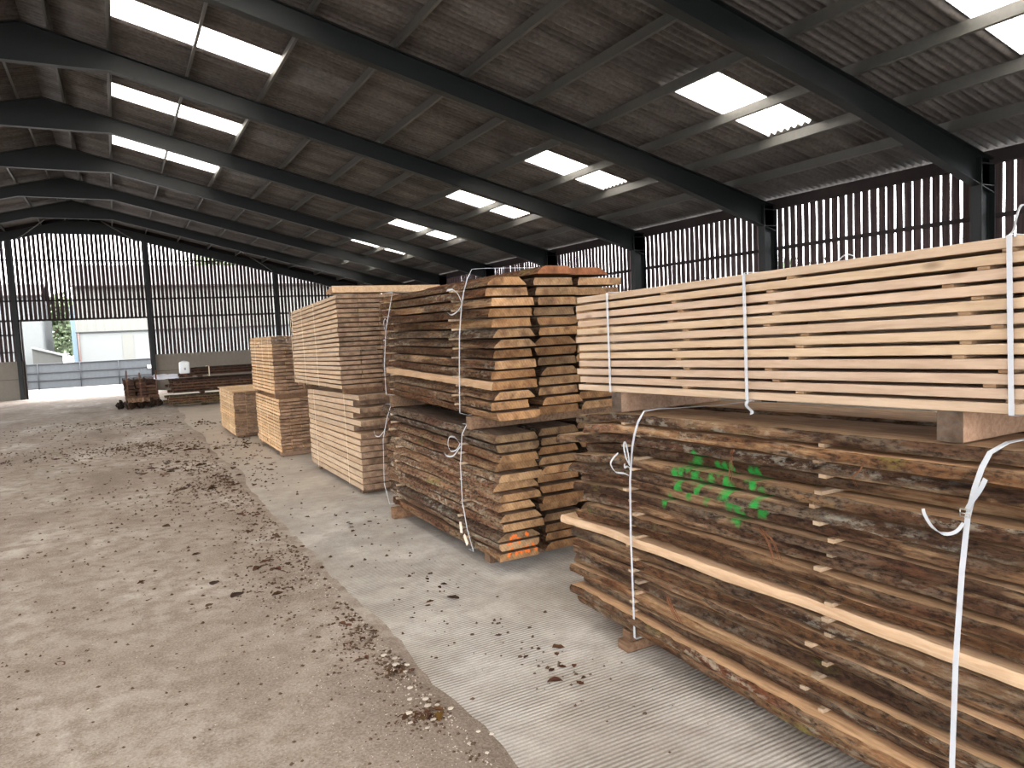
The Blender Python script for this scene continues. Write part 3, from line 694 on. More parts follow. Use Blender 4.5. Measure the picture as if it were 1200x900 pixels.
# ------------------------------------------------------------------ straps
def band(y, X0, X1, z0, z1, w, label, group, mat, th=.0022, front=None, dy=0.0, tails=(), buckle=None, top=None):
    """strap wound round a pack in the XZ plane; front: list of (x, y, z) from bottom to top of the aisle face"""
    t = thing('strap', (X0, y, z0), label, 'strap', group)
    f = front or [(X0, y, z0), (X0, y+dy*.5, (z0+z1)/2), (X0, y+dy, z1)]
    tp = top or [(X0+.02, y+dy, z1+.004)]
    loop = list(f)+list(tp)+[(X1, y+dy, z1+.004), (X1+.004, y, z0), (X1-.05, y, z0-.003), (X0+.02, y, z0-.003)]
    mb = MB(); mb.ribbon(loop, w, th, closed=True); part('band', mb, mat, t)
    for pts, ww in tails:
        mb = MB(); mb.ribbon(smooth_path(pts, 5), ww, th, Vector((.15, 1, .25))); part('tail', mb, mat, t)
    if buckle:
        bx, by, bz, bw, bh = buckle; mb = MB(); r = .0022
        q = [(bx, by-bw/2, bz-bh/2), (bx, by+bw/2, bz-bh/2), (bx, by+bw/2, bz+bh/2), (bx, by-bw/2, bz+bh/2)]
        for i in range(4): mb.tube([q[i], q[(i+1) % 4]], r, 6)
        mb.tube([(bx-.004, by-bw/2, bz), (bx-.004, by+bw/2, bz)], r, 6)
        part('buckle', mb, M_wire, t, 'wire buckle')
    return t
# pale sawn pack
for y, nm, dy in ((3.889, 'far', 0), (2.708, 'middle', .004), (1.446, 'near', .010)):
    zb, zt_ = B2(y)-.002, B2(y)+NP2*t2+(NP2-1)*g2+.003
    band(y, 2.838, 3.712, zb, zt_, .019, f'flat white strap round the {nm} part of the pale sawn upper pack', 'white straps round the pale sawn pack', M_strap, dy=dy)
for pts, lab in (([(3.5, 2.72, 2.38), (3.55, 2.705, 2.44), (3.58, 2.67, 2.475), (3.6, 2.63, 2.45), (3.58, 2.62, 2.38)], 'white strap loop standing up on top of the pale sawn pack, beside the middle bay'),
                 ([(3.0, 1.56, 2.40), (3.02, 1.535, 2.43), (3.0, 1.515, 2.475), (3.0, 1.495, 2.52), (3.02, 1.46, 2.50)], 'white strap tail curling up on the pale sawn pack beside the near strap')):
    mb = MB(); mb.ribbon(smooth_path(pts, 6), .017, .002, Vector((.6, .6, .3))); tag(mb.build('strap_end', M_strap), lab, 'strap')
mb = MB(); mb.ribbon(smooth_path([(2.86, 2.72, B2(2.7)-.004), (2.84, 2.715, 1.70), (2.86, 2.70, 1.67), (2.85, 2.69, 1.655)], 5), .02, .002); tag(mb.build('strap_end', M_strap), 'short white strap end hanging under the pale sawn pack at the middle strap', 'strap')
# green-marked pack
fx = 2.795
band(3.68, fx, 3.92, .118, 1.60, .017, 'white strap tied round the far end of the green-marked bark-edged pack', 'white straps round the green-marked pack', M_strap,
     front=[(2.815, 3.690, .118), (2.81, 3.685, .4), (fx+.01, 3.68, .8), (fx+.015, 3.675, 1.15), (fx+.02, 3.662, 1.28), (fx+.02, 3.645, 1.38), (2.812, 3.615, 1.46), (2.82, 3.585, 1.54), (2.845, 3.555, 1.606), (2.93, 3.52, 1.616), (3.05, 3.47, 1.614)],
     top=[(3.3, 3.40, 1.612), (3.6, 3.40, 1.612)],
     tails=(([(fx+.005, 3.673, 1.19), (fx-.01, 3.70, 1.20), (fx-.03, 3.765, 1.205), (fx-.04, 3.80, 1.25), (fx-.03, 3.785, 1.29), (fx-.01, 3.755, 1.325)], .014),
            ([(fx+.005, 3.66, 1.255), (fx-.006, 3.685, 1.31), (fx-.006, 3.70, 1.38), (fx, 3.69, 1.40), (fx-.004, 3.66, 1.33), (fx-.002, 3.655, 1.26)], .014),
            ([(fx+.004, 3.64, 1.235), (fx-.010, 3.665, 1.25), (fx-.012, 3.69, 1.24), (fx-.004, 3.70, 1.262)], .012)))
fx = 2.76
band(1.585, fx, 3.92, .118, 1.645, .021, 'white strap with a wire buckle round the near end of the green-marked pack', 'white straps round the green-marked pack', M_strap,
     front=[(2.73, 1.60, .118), (2.735, 1.60, .4), (2.745, 1.592, .8), (2.765, 1.580, 1.15), (2.785, 1.57, 1.36), (2.80, 1.553, 1.47), (2.815, 1.535, 1.55), (2.84, 1.52, 1.605), (2.90, 1.49, 1.64), (3.0, 1.45, 1.652)],
     top=[(3.3, 1.42, 1.656)],
     tails=(([(2.782, 1.572, 1.385), (2.772, 1.545, 1.43), (2.765, 1.515, 1.475), (2.765, 1.495, 1.52)], .018),
            ([(2.775, 1.58, 1.335), (2.762, 1.60, 1.30), (2.755, 1.64, 1.283), (2.752, 1.685, 1.30), (2.752, 1.715, 1.34), (2.755, 1.725, 1.365)], .014)),
     buckle=(2.772, 1.573, 1.375, .036, .03))
# second stack
fx = 2.785
band(6.07, fx, 4.46, 1.385, 2.64, .017, 'white string strap near the close end of the upper pack, second stack', 'white straps of the second stack', M_strap, dy=-.12,
     front=[(fx+.01, 6.22, 1.39), (fx, 6.17, 1.7), (fx, 6.12, 2.1), (fx, 6.04, 2.38), (fx, 5.98, 2.5), (fx+.02, 5.93, 2.62), (2.84, 5.90, 2.70)], top=[(2.95, 5.86, 2.705), (3.5, 5.86, 2.71)],
     tails=(([(fx, 6.03, 2.41), (fx-.02, 6.06, 2.49), (fx-.03, 6.15, 2.535), (fx-.03, 6.28, 2.54)], .022), ([(fx, 6.04, 2.39), (fx-.02, 6.08, 2.34), (fx-.03, 6.2, 2.31), (fx-.03, 6.30, 2.34)], .014)))
band(8.22, fx, 4.46, 1.45, 2.64, .017, 'white string strap near the far end of the upper pack, second stack', 'white straps of the second stack', M_strap,
     front=[(fx, 8.30, 1.45), (fx-.01, 8.27, 1.8), (fx-.01, 8.15, 2.2), (fx, 8.0, 2.45), (fx+.02, 7.93, 2.63)], tails=(([(fx, 8.1, 2.3), (fx-.02, 8.13, 2.34), (fx-.03, 8.15, 2.28), (fx-.02, 8.16, 2.22)], .016),))
fx = 2.765
band(6.15, fx, 4.46, .105, 1.29, .016, 'white string strap near the close end of the lower pack, second stack', 'white straps of the second stack', M_strap,
     front=[(fx+.02, 6.05, .105), (fx, 6.12, .3), (fx, 6.2, .55), (fx, 6.2, .9), (fx, 6.13, 1.2), (fx+.04, 6.10, 1.29)],
     tails=(([(fx, 6.18, 1.10), (fx-.02, 6.25, 1.16), (fx-.03, 6.36, 1.15), (fx-.03, 6.40, 1.07), (fx-.03, 6.33, 1.02), (fx-.02, 6.22, 1.05), (fx, 6.18, 1.11)], .014), ([(fx, 6.18, 1.08), (fx-.03, 6.28, .985), (fx-.03, 6.42, .96), (fx-.03, 6.50, .98)], .016)))
band(8.35, fx, 4.46, .118, 1.33, .016, 'white string strap near the far end of the lower pack, second stack', 'white straps of the second stack', M_strap,
     front=[(fx, 8.35, .118), (fx-.01, 8.48, .35), (fx-.01, 8.42, .9), (fx, 8.28, 1.15), (fx+.03, 8.18, 1.33)], tails=(([(fx, 8.4, 1.0), (fx-.03, 8.5, .93), (fx-.04, 8.62, .93), (fx-.03, 8.70, .98)], .014),))
for (y, z, a, lab) in ((6.22, .30, .15, 'upper of two white paper tags'), (6.12, .205, .7, 'lower of two white paper tags')):
    mb = MB(); d = Vector((0, math.sin(a), math.cos(a))); e = Vector((0, math.cos(a), -math.sin(a))); p = Vector((2.745, y, z))
    q = [p+d*.055-e*.022, p+d*.055+e*.022, p+d*.03+e*.028, p-d*.05+e*.028, p-d*.05-e*.028, p+d*.03-e*.028]
    mb.add([v for v in q]+[v+Vector((.0012, 0, 0)) for v in q], [tuple(range(5, -1, -1)), tuple(range(6, 12))]+[(i, (i+1) % 6, (i+1) % 6+6, i+6) for i in range(6)])
    tag(mb.build('paper_tag', M_paper), lab+' hanging on the near strap of the orange-marked pack', 'tag')
# third and fourth stacks, single pack
for y, nm in ((10.75, 'near'), (11.55, 'middle'), (12.37, 'far')):
    z1 = 2.735-(y-9.6)*.04-.005
    band(y, 2.592, 3.51, 1.44, z1, .016, f'pale strap round the {nm} part of the upper pack, third stack', 'pale straps of the third stack', M_strap_dull, dy=.08)
for y, nm in ((10.12, 'near'), (11.9, 'far')):
    band(y, 2.78, 3.56, .06, 1.385-(y-9.5)*.02-.01, .016, f'pale strap round the {nm} end of the lower pack, third stack', 'pale straps of the third stack', M_strap_dull, dy=.03)
for y, nm in ((14.1, 'near'), (14.75, 'middle'), (15.55, 'far')):
    band(y, 2.5, 3.16, 1.155, 2.232, .016, f'pale strap round the {nm} part of the upper pack, fourth stack', 'pale straps of the fourth stack', M_strap_dull)
    band(y+.1, 2.532, 3.14, .078, 1.074, .016, f'pale strap round the {nm} part of the lower pack, fourth stack', 'pale straps of the fourth stack', M_strap_dull)
for y, nm in ((17.75, 'near'), (19.2, 'far')):
    band(y, 2.20, 3.06, .048, 1.048, .016, f'pale strap round the {nm} end of the low single pack', 'pale straps of the low single pack', M_strap_dull)
# fibres of bark hanging off the green-marked pack
for pts, r, lab in (([(2.83, 2.80, 1.455), (2.80, 2.785, 1.44), (2.795, 2.785, 1.37), (2.80, 2.795, 1.30)], .008, 'thin strip of bark hanging straight down above the green paint'),
                    ([(2.82, 2.62, 1.075), (2.775, 2.56, 1.075), (2.755, 2.50, 1.05), (2.76, 2.475, .99), (2.765, 2.462, .94)], .011, 'torn reddish bark fibres hanging down right of the green paint'),
                    ([(2.82, 2.03, 1.50), (2.775, 2.02, 1.47), (2.76, 2.04, 1.44), (2.77, 2.03, 1.40)], .004, 'tiny curl of bark fibre left of the buckled strap'),
                    ([(2.76, 3.28, .53), (2.73, 3.24, .52), (2.72, 3.2, .49), (2.73, 3.15, .42)], .012, 'reddish bark fibres hanging low on the front of the green-marked pack')):
    mb = MB()
    for q in range(5):
        o = Vector((R.uniform(-.004, .004), R.uniform(-.012, .012), R.uniform(-.004, .01)))*(r/.008)
        mb.tube([Vector(p)+o*(.5+.10*i) for i, p in enumerate(smooth_path(pts, 3))], [r*.42*(1-.06*i) for i in range(3*(len(pts)-1)+1)], 5)
    tag(mb.build('bark_strip', M_fibre), lab, 'bark')
# ------------------------------------------------------------------ dark boards piled at the far end
def xboard(x0, x1, y0, w, z, t, seed, mats, tint, label, group, rot=0.0):
    mb = MB(); n = 14; rings = []
    for i in range(n+1):
        x = x0+(x1-x0)*i/n; a = .03*nz(x*1.1, seed); b = .03*nz(x*1.3, seed+8); s = .03; zz = z+.02*nz(x*.6, seed+3)*0
        yy = y0+rot*(x-x0)
        rings.append([(x, yy+a+s, zz+t), (x, yy+a, zz+t*.4), (x, yy+a+.006, zz), (x, yy+w+b-.006, zz), (x, yy+w+b, zz+t*.4), (x, yy+w+b-s, zz+t)][::-1])
    mb.loft(rings, [0, 1, 1, 0, 1, 1], 2)
    o = place(mb, 'waney_board', mats, tint); return tag(o, label, 'board', group)
DK = [M_darkwood, M_darkbark, M_darkwood]
def dt(): g = R.uniform(.5, 1.2); return (g, g*R.uniform(.82, .95), g*R.uniform(.7, .9), 1)
for k in range(8):                                   # left pile: board ends towards us
    lay = 7-k
    for c, xa in enumerate((.20, .56, .92)):
        mb = waney('b', 29.0+R.uniform(-.1, .2)+.02*k, 31.8+R.uniform(-.2, .2), xa+R.uniform(-.02, .02)-.006*k, .355, (lambda z: (lambda y: z))(.115+k*.112+c*.008), .088, None, 900+k*9+c, .02, .02, seg=.3)
        tag(place(mb, 'waney_board', DK, dt()), f'dark board, {ORD[lay]} layer, {("left", "middle", "right")[c]} column, far pile by the gate', 'board', 'dark boards of the far left pile')
for k in range(7):
    mb = MB(); z = .115+k*.112+.089; y = 29.4
    mb.box(.2, 1.24, y, y+.04, z+.006, z+.022); tag(place(mb, 'spacer_stick', M_darkwood, (1.2, 1.1, 1, 1)), f'dark spacer stick under {ORD[6-k]} layer of the far pile by the gate', 'spacer stick', 'spacer sticks in the far left pile')
for y in (29.3, 31.3): bearer(.15, 1.3, y-.05, y+.05, -.004, .113, f'dark block under {"near" if y < 30 else "far"} end of the far pile by the gate', mats=[M_darkwood, M_darkwood])
for x, h, lab in ((.27, 1.34, 'left'), (.68, 1.24, 'middle'), (1.2, 1.30, 'right')):
    mb = MB(); mb.box(x-.025, x+.025, 28.86, 28.91, -.003, h, c=.004); tag(place(mb, 'upright_stake', M_darkwood, (1.2, 1, .9, 1)), f'thin upright stake, {lab} of three, in front of the far pile by the gate', 'stake')
# crumpled dark offcuts at the foot of it
for i, (x, y, s, lab) in enumerate(((.02, 28.5, .30, 'leftmost'), (.32, 28.35, .36, 'second from left'), (.66, 28.4, .32, 'third from left'), (.98, 28.45, .30, 'fourth from left'), (1.22, 28.4, .24, 'rightmost'))):
    mb = MB(); n, m = 12, 8; rings = []
    for a in range(n+1):
        u = -1+2*a/n; rr = max(.05, (1-abs(u)**2.5))*s*.6
        rings.append([(x+u*s*.56, y+rr*math.cos(2*math.pi*b/m)*(1+.5*nz(a*.7, b, i)), max(.0, .17+rr*math.sin(2*math.pi*b/m)*(.8+.7*nz(a*.9, b*.8, i+5)))) for b in range(m)])
    mb.loft(rings, 0, 0); tag(place(mb, 'bark_heap', M_darkbark, (.6, .55, .5, 1)), f'crumpled dark bark lump before the far pile by the gate, {lab}', 'bark')
mb = MB(); rings = []
for i in range(9):
    x = .25+i*.085; rings.append([(x, 28.15+.05*nz(i*.7), .26+.05*nz(i*.9, 4)), (x, 28.4, .38+.06*nz(i*.8, 2)), (x, 28.4, .392+.06*nz(i*.8, 2)), (x, 28.15+.05*nz(i*.7), .272+.05*nz(i*.9, 4))])
mb.loft(rings, 0, 0); tag(place(mb, 'pale_offcut', M_waney, (1.2, 1.15, 1.1, 1)), 'pale ragged offcut lying on the bark heap in front of the far pile', 'offcut')
# white sheet between the two far piles
mb = MB(); nx, nyy = 16, 10; vs = []
for i in range(nx+1):
    for j in range(nyy+1):
        x = 1.12+i/nx*.82; y = 28.85+j/nyy*.8
        vs.append((x, y, 1.10+.07*nz(x*4, y*3)+.03*nz(x*9, y*8)-(.14*max(0, 1-j/2.0))-.13*max(0, (x-1.7))))
mb.add(vs, [(i*(nyy+1)+j, (i+1)*(nyy+1)+j, (i+1)*(nyy+1)+j+1, i*(nyy+1)+j+1) for i in range(nx) for j in range(nyy)], 0, True)
o = tag(mb.build('plastic_sheet', M_sheetwhite), 'crumpled white plastic sheet lying between the two far piles of dark boards', 'sheet')
md = o.modifiers.new('t', 'SOLIDIFY'); md.thickness = .004
# right-hand far pile, three tiers, boards running across
tiers = ((4, 1.52, 5.7, 27.75, .07, .085, 'low', DK, 0.0), (5, 1.62, 6.1, 28.05, .475, .10, 'middle', DK, 0.0), (3, 2.36, 6.0, 28.45, 1.045, .095, 'upper', DK, 0.0))
for n, xa, xb, y, z0, p, nm, mats, rot in tiers:
    for k in range(n):
        for c in range(2):
            xboard(xa+R.uniform(-.18, .18), xb+R.uniform(-.2, .2), y+c*.42+R.uniform(-.03, .02), .40, z0+k*p, p-.014, 300+k*5+c*2+z0*10, mats,
                   dt() if nm != 'low' else (1.5*R.uniform(.7, 1.1), 1.2, .95, 1), f'long dark board, {ORD[n-1-k]} layer, {("front", "back")[c]} row, {nm} tier of far right pile', f'dark boards of the {nm} tier in the far right pile', rot)
        if k: 
            mb = MB(); mb.box(3.2, 3.25, y+.2, y+.85, z0+k*p-.013, z0+k*p-.001); tag(place(mb, 'spacer_stick', M_darkwood), f'thin spacer stick under {ORD[n-1-k]} layer, {nm} tier of far right pile', 'spacer stick', 'spacer sticks in the far right pile')
for z, h, nm, y in ((-.004, .073, 'low', 28.0), (.4, .074, 'middle', 28.3), (.965, .079, 'upper', 28.6)):
    for x, s in ((2.65, 'left'), (5.1, 'right')):
        mb = MB(); mb.box(x-.06, x+.06, y-.1, y+1.0, z, z+h); tag(place(mb, 'timber_bearer', M_darkwood, (.8, .7, .6, 1)), f'dark block under {s} end of the {nm} tier, far right pile', 'timber block')
t = thing('strap', (2.93, 28.44, 1.03), 'pale strap round the upper tier of the far right pile', 'strap')
mb = MB(); mb.ribbon([(2.93, 28.435, .99), (2.93, 28.43, 1.34), (2.93, 29.35, 1.345), (2.93, 29.36, 1.03)], .035, .003, Vector((1, 0, 0)), closed=True); part('band', mb, M_strap_dull, t)
# white plastic can
t = thing('plastic_container', (2.13, 28.62, .985), 'white plastic container standing on the middle tier of the far right pile', 'container')
mb = MB(); rings = []
for z, s in ((0, .86), (.02, .97), (.05, 1), (.36, 1), (.40, .93), (.43, .60), (.44, .45)):
    w, d = .17*s, .14*s; c = .04*s
    rings.append([(2.13+a, 28.62+b, 1.13+z) for a, b in ((-w+c, -d), (w-c, -d), (w, -d+c), (w, d-c), (w-c, d), (-w+c, d), (-w, d-c), (-w, -d+c))])
mb.loft(rings, 0, 0, True); part('body', mb, M_whiteplastic, t)
mb = MB(); mb.tube([(2.13, 28.62, 1.565), (2.13, 28.62, 1.60)], .045, 12, smooth=False); part('cap', mb, M_blue, t)
mb = MB(); mb.box(2.11, 2.17, 28.478, 28.4795, 1.25, 1.34); part('label', mb, M_greyprint, t)
mb = MB()
for q in range(6):
    x = 1.93+q*.075; mb.box(x, x+.06, 28.45, 28.8, 1.0, 1.035)
mb.box(1.91, 2.40, 28.47, 28.52, 1.036, 1.126); mb.box(1.91, 2.40, 28.72, 28.77, 1.036, 1.126)
for q in range(6):
    x = 1.93+q*.075; mb.box(x, x+.06, 28.45, 28.8, 1.127, 1.129)
tag(place(mb, 'wooden_crate', M_darkbark, (1.1, .8, .7, 1)), 'small brown wooden crate under the white plastic container', 'crate')

# ------------------------------------------------------------------ outside
t = thing('metal_gate', (-1.3, 48.9, 0), 'grey sheeted metal gate standing open across the yard beyond the doorway', 'gate')
gx0, gx1, gh = -4.50, 1.95, 1.46
mb = MB(); nn = 60
rings = [[(gx0+(gx1-gx0)*i/nn, 48.9+.008*(i % 2), z) for z in (.03, gh)]+[(gx0+(gx1-gx0)*i/nn, 48.92+.008*(i % 2), z) for z in (gh, .03)] for i in range(nn+1)]
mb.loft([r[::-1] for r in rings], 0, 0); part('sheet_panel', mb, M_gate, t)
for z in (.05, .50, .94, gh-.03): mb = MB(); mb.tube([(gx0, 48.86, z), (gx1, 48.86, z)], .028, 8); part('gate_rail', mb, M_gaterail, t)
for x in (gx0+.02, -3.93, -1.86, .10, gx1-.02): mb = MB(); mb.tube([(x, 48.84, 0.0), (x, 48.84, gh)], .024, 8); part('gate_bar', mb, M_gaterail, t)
mb = MB(); mb.box(1.62, 1.84, 48.815, 48.83, .86, 1.06); tag(mb.build('notice_board', M_whiteplastic), 'small blank white notice fixed at right end of the grey gate', 'sign')
t = thing('building', (3, 54, 0), 'pale building with a white rendered wall and ribbed upper cladding, right of the gateway', 'building')
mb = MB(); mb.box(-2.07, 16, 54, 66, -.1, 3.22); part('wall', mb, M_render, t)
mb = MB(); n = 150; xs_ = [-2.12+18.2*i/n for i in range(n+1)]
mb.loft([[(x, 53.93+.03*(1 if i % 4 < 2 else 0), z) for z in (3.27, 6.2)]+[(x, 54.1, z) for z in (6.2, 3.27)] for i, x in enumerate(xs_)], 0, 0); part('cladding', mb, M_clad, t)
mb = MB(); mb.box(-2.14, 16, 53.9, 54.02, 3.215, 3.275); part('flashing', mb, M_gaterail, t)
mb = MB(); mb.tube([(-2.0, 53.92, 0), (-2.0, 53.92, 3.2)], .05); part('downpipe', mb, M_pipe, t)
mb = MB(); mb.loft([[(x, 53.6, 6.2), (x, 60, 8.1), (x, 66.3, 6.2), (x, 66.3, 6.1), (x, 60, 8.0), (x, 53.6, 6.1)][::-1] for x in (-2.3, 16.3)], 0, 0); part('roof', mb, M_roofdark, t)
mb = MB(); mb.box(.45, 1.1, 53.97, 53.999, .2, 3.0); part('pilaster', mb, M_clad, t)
t = thing('building', (-6.8, 54, 0), 'tall pale concrete wall building left of the trees, seen through the gateway', 'building')
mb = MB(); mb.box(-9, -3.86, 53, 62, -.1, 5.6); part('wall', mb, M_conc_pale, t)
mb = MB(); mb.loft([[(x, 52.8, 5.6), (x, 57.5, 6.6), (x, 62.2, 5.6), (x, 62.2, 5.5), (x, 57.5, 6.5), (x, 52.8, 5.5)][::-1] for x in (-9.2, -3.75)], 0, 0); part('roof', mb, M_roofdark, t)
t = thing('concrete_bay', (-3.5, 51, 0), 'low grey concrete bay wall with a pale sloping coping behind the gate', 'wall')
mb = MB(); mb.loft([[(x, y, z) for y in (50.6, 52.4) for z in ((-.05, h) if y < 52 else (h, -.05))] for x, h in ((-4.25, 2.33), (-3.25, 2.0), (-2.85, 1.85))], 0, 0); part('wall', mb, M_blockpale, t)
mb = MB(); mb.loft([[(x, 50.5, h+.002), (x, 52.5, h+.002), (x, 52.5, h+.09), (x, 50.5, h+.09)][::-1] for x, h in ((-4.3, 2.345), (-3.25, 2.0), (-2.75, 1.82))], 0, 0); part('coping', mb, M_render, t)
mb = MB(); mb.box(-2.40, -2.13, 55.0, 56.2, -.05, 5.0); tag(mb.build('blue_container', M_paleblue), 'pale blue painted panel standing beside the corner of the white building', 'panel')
def tree(x, y, h, r, label, seed, nleaf=4500, group=None, trunk=.35, mat=None):
    t = thing('tree', (x, y, 0), label, 'tree', group); rr = random.Random(seed)
    mb = MB(); mb.tube([(x, y, -.1), (x+.1, y, h*.3), (x-.05, y, h*.6)], [.2, .15, .07], 8); part('trunk', mb, M_darkbark, t)
    for k in range(5):
        a = rr.uniform(0, 6.28); mb = MB(); z = h*rr.uniform(.25, .5)
        mb.tube([(x, y, z), (x+math.cos(a)*r*.4, y+math.sin(a)*r*.4, z+h*.15), (x+math.cos(a)*r*.75, y+math.sin(a)*r*.75, z+h*.22)], [.07, .05, .02], 6); part('branch', mb, M_darkbark, t)
    mb = MB(); cl = [(rr.gauss(0, .42), rr.gauss(0, .42), rr.uniform(-.8, .9)) for _ in range(26)]
    for q in range(nleaf):
        c = rr.choice(cl); p = Vector((x+(c[0]+rr.gauss(0, .16))*r, y+(c[1]+rr.gauss(0, .16))*r, h*.58+(c[2]+rr.gauss(0, .14))*h*.42))
        if p.z < .1: p.z = .1+rr.random()*.3
        u = Vector((rr.gauss(0, 1), rr.gauss(0, 1), rr.gauss(0, 1))).normalized(); v = u.orthogonal().normalized(); s = rr.uniform(.12, .26)*(r/2.2)**.5
        mb.add([p-u*s, p+v*s*.55, p+u*s, p-v*s*.55], [(0, 1, 2, 3)])
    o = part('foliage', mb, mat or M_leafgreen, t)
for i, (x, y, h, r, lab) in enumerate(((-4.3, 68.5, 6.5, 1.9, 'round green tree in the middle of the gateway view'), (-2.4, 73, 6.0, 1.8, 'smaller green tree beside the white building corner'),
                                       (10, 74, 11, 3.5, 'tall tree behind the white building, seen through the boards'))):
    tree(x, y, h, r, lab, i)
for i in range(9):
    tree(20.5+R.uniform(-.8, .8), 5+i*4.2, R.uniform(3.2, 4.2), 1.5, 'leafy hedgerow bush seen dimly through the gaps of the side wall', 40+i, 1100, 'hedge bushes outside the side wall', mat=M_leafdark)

# ------------------------------------------------------------------ litter on the floor
def leaf_mesh(seed, L):
    rr = random.Random(seed); mb = MB(); nu, nv = 7, 4; vs = []
    cu, ct = rr.uniform(.35, 1.25), rr.uniform(-.6, .6)
    for i in range(nu):
        u = i/(nu-1); wdt = L*.30*math.sin(math.pi*min(1, .06+u*.92))*(1+.30*math.sin(u*19+seed))
        for j in range(nv):
            v = -1+2*j/(nv-1); ang = v*cu
            vs.append(((u-.5)*L, wdt*math.sin(ang)/max(.3, cu), .006+wdt*(1-math.cos(ang))*.9+L*.22*ct*(u-.4)**2+abs(ct)*L*.03*math.sin(u*9+v)))
    mz = min(v[2] for v in vs); vs = [(a, b, c-mz+.001) for a, b, c in vs]
    mb.add(vs, [(i*nv+j, (i+1)*nv+j, (i+1)*nv+j+1, i*nv+j+1) for i in range(nu-1) for j in range(nv-1)], 0, True)
    mb.tube([(-L*.5, 0, vs[nv][2]+.001), (-L*.68, rr.uniform(-.1, .1)*L, .012)], [.0018, .0012], 5)
    return mb
PATCH = [((.92, 14.1), (.65, .75), 52, .10), ((1.15, 16.4), (.8, .6), 40, .11), ((1.42, 12.6), (.40, .9), 40, .09), ((1.05, 11.7), (.5, .5), 34, .09), ((-1.2, 17.2), (1.3, .9), 14, .11), ((.2, 17.5), (.6, .5), 12, .11),
         ((-1.0, 23.8), (1.2, .6), 16, .13), ((.5, 22.3), (.8, .5), 14, .13), ((2.0, 21.3), (.5, .5), 8, .12), ((2.1, 13.4), (.35, 1.1), 20, .09), ((2.2, 16.3), (.2, .7), 8, .09),
         ((1.3, 9.9), (.25, .8), 10, .085), ((1.25, 8.3), (.22, .7), 14, .08), ((1.15, 7.1), (.28, .5), 16, .08), ((1.0, 6.4), (.28, .3), 8, .085), ((1.38, 5.2), (.09, .28), 12, .06), ((1.32, 4.75), (.10, .14), 12, .055), ((1.40, 4.35), (.08, .10), 9, .05), ((1.36, 3.72), (.09, .10), 16, .055),
         ((2.15, 5.2), (.3, 1.1), 9, .05), ((2.3, 3.9), (.15, .4), 6, .05), ((2.2, 8.0), (.35, 1.2), 10, .06), ((.0, 6.3), (.8, 1.3), 5, .065), ((-.3, 9.5), (1.0, 1.5), 9, .07), ((.55, 10.5), (.4, .7), 10, .08)]
SPEC = [((2.25, 5.33), .105), ((2.46, 4.06), .075), ((2.19, 3.67), .085), ((-.49, 5.75), .095), ((.75, 6.45), .13), ((.62, 6.9), .11), ((1.26, 4.9), .09), ((1.43, 3.67), .09), ((1.33, 3.74), .085)]
LM = {}
def put_leaf(x, y, L, i, lab, grp):
    key = (i % 14)
    if key not in LM:
        o = leaf_mesh(key*3+1, 1.0).build('dry_leaf', M_leafdry, origin=(0, 0, 0)); LM[key] = o.data
        md = None
    else:
        o = bpy.data.objects.new('dry_leaf', LM[key]); C.objects.link(o)
    o.scale = (L, L*R.uniform(.8, 1.3), L*R.uniform(.8, 1.5)); o.rotation_euler = (0, 0, R.uniform(0, 6.28))
    o.location = (x, y, (.013+fz(x, y)) if x < 1.5 else .004)
    g = R.uniform(.3, .9); o.color = (g*R.uniform(.9, 1.3), g*R.uniform(.8, 1.0), g*R.uniform(.6, .9), 1)
    return tag(o, lab, 'leaf', grp)
i = 0
for (c, r, n, L) in sorted(PATCH, key=lambda p: p[0][1]):
    conc = c[0] > 1.75
    far = c[1] > 10.8
    lab = 'curled dry brown leaf lying on the grooved concrete strip' if conc else ('small curled brown leaf in the drift across the earth floor' if far else 'curled dry leaf on the earth beside the concrete edge' if c[0] > .6 else 'single dry brown leaf on the open earth floor')
    grp = 'dry leaves on the concrete' if conc else ('drifted leaves on the far floor' if far else 'dry leaves along the concrete edge' if c[0] > .6 else 'dry leaves on the open earth')
    for q in range(int(n*(.62 if far else 1))):
        x, y = c[0]+R.gauss(0, .55)*r[0], c[1]+R.gauss(0, .55)*r[1]
        if conc: x = max(1.72, min(2.72, x))
        elif not far: x = min(x, 1.55)
        if i < 290: put_leaf(x, y, L*R.uniform(.7, 1.5)*(1.25 if far else 1), i, lab, grp)
        i += 1
LAB = ['large torn brown leaf on the concrete beside the second stack', 'brown leaf on the concrete near the block under the green-marked pack', 'folded dark leaf on the concrete in the open foreground',
       'lone dark leaf on bare earth at lower left', 'large blackish leaf on the earth left of the concrete edge', 'flat brown leaf on the earth beyond the blackish one', 'brown crumpled leaf at the bottom of the leaf drift', 'yellow-green leaf among pale stones at the concrete edge', 'rusty leaf among pale stones at the concrete edge']
for (p, L), lab in zip(SPEC, LAB):
    o = put_leaf(p[0], p[1], L*1.15, i, lab, None); i += 1
    if 'yellow' in lab: o.color = (1.3, 1.25, .45, 1)
    if 'blackish' in lab: o.color = (.3, .28, .26, 1)
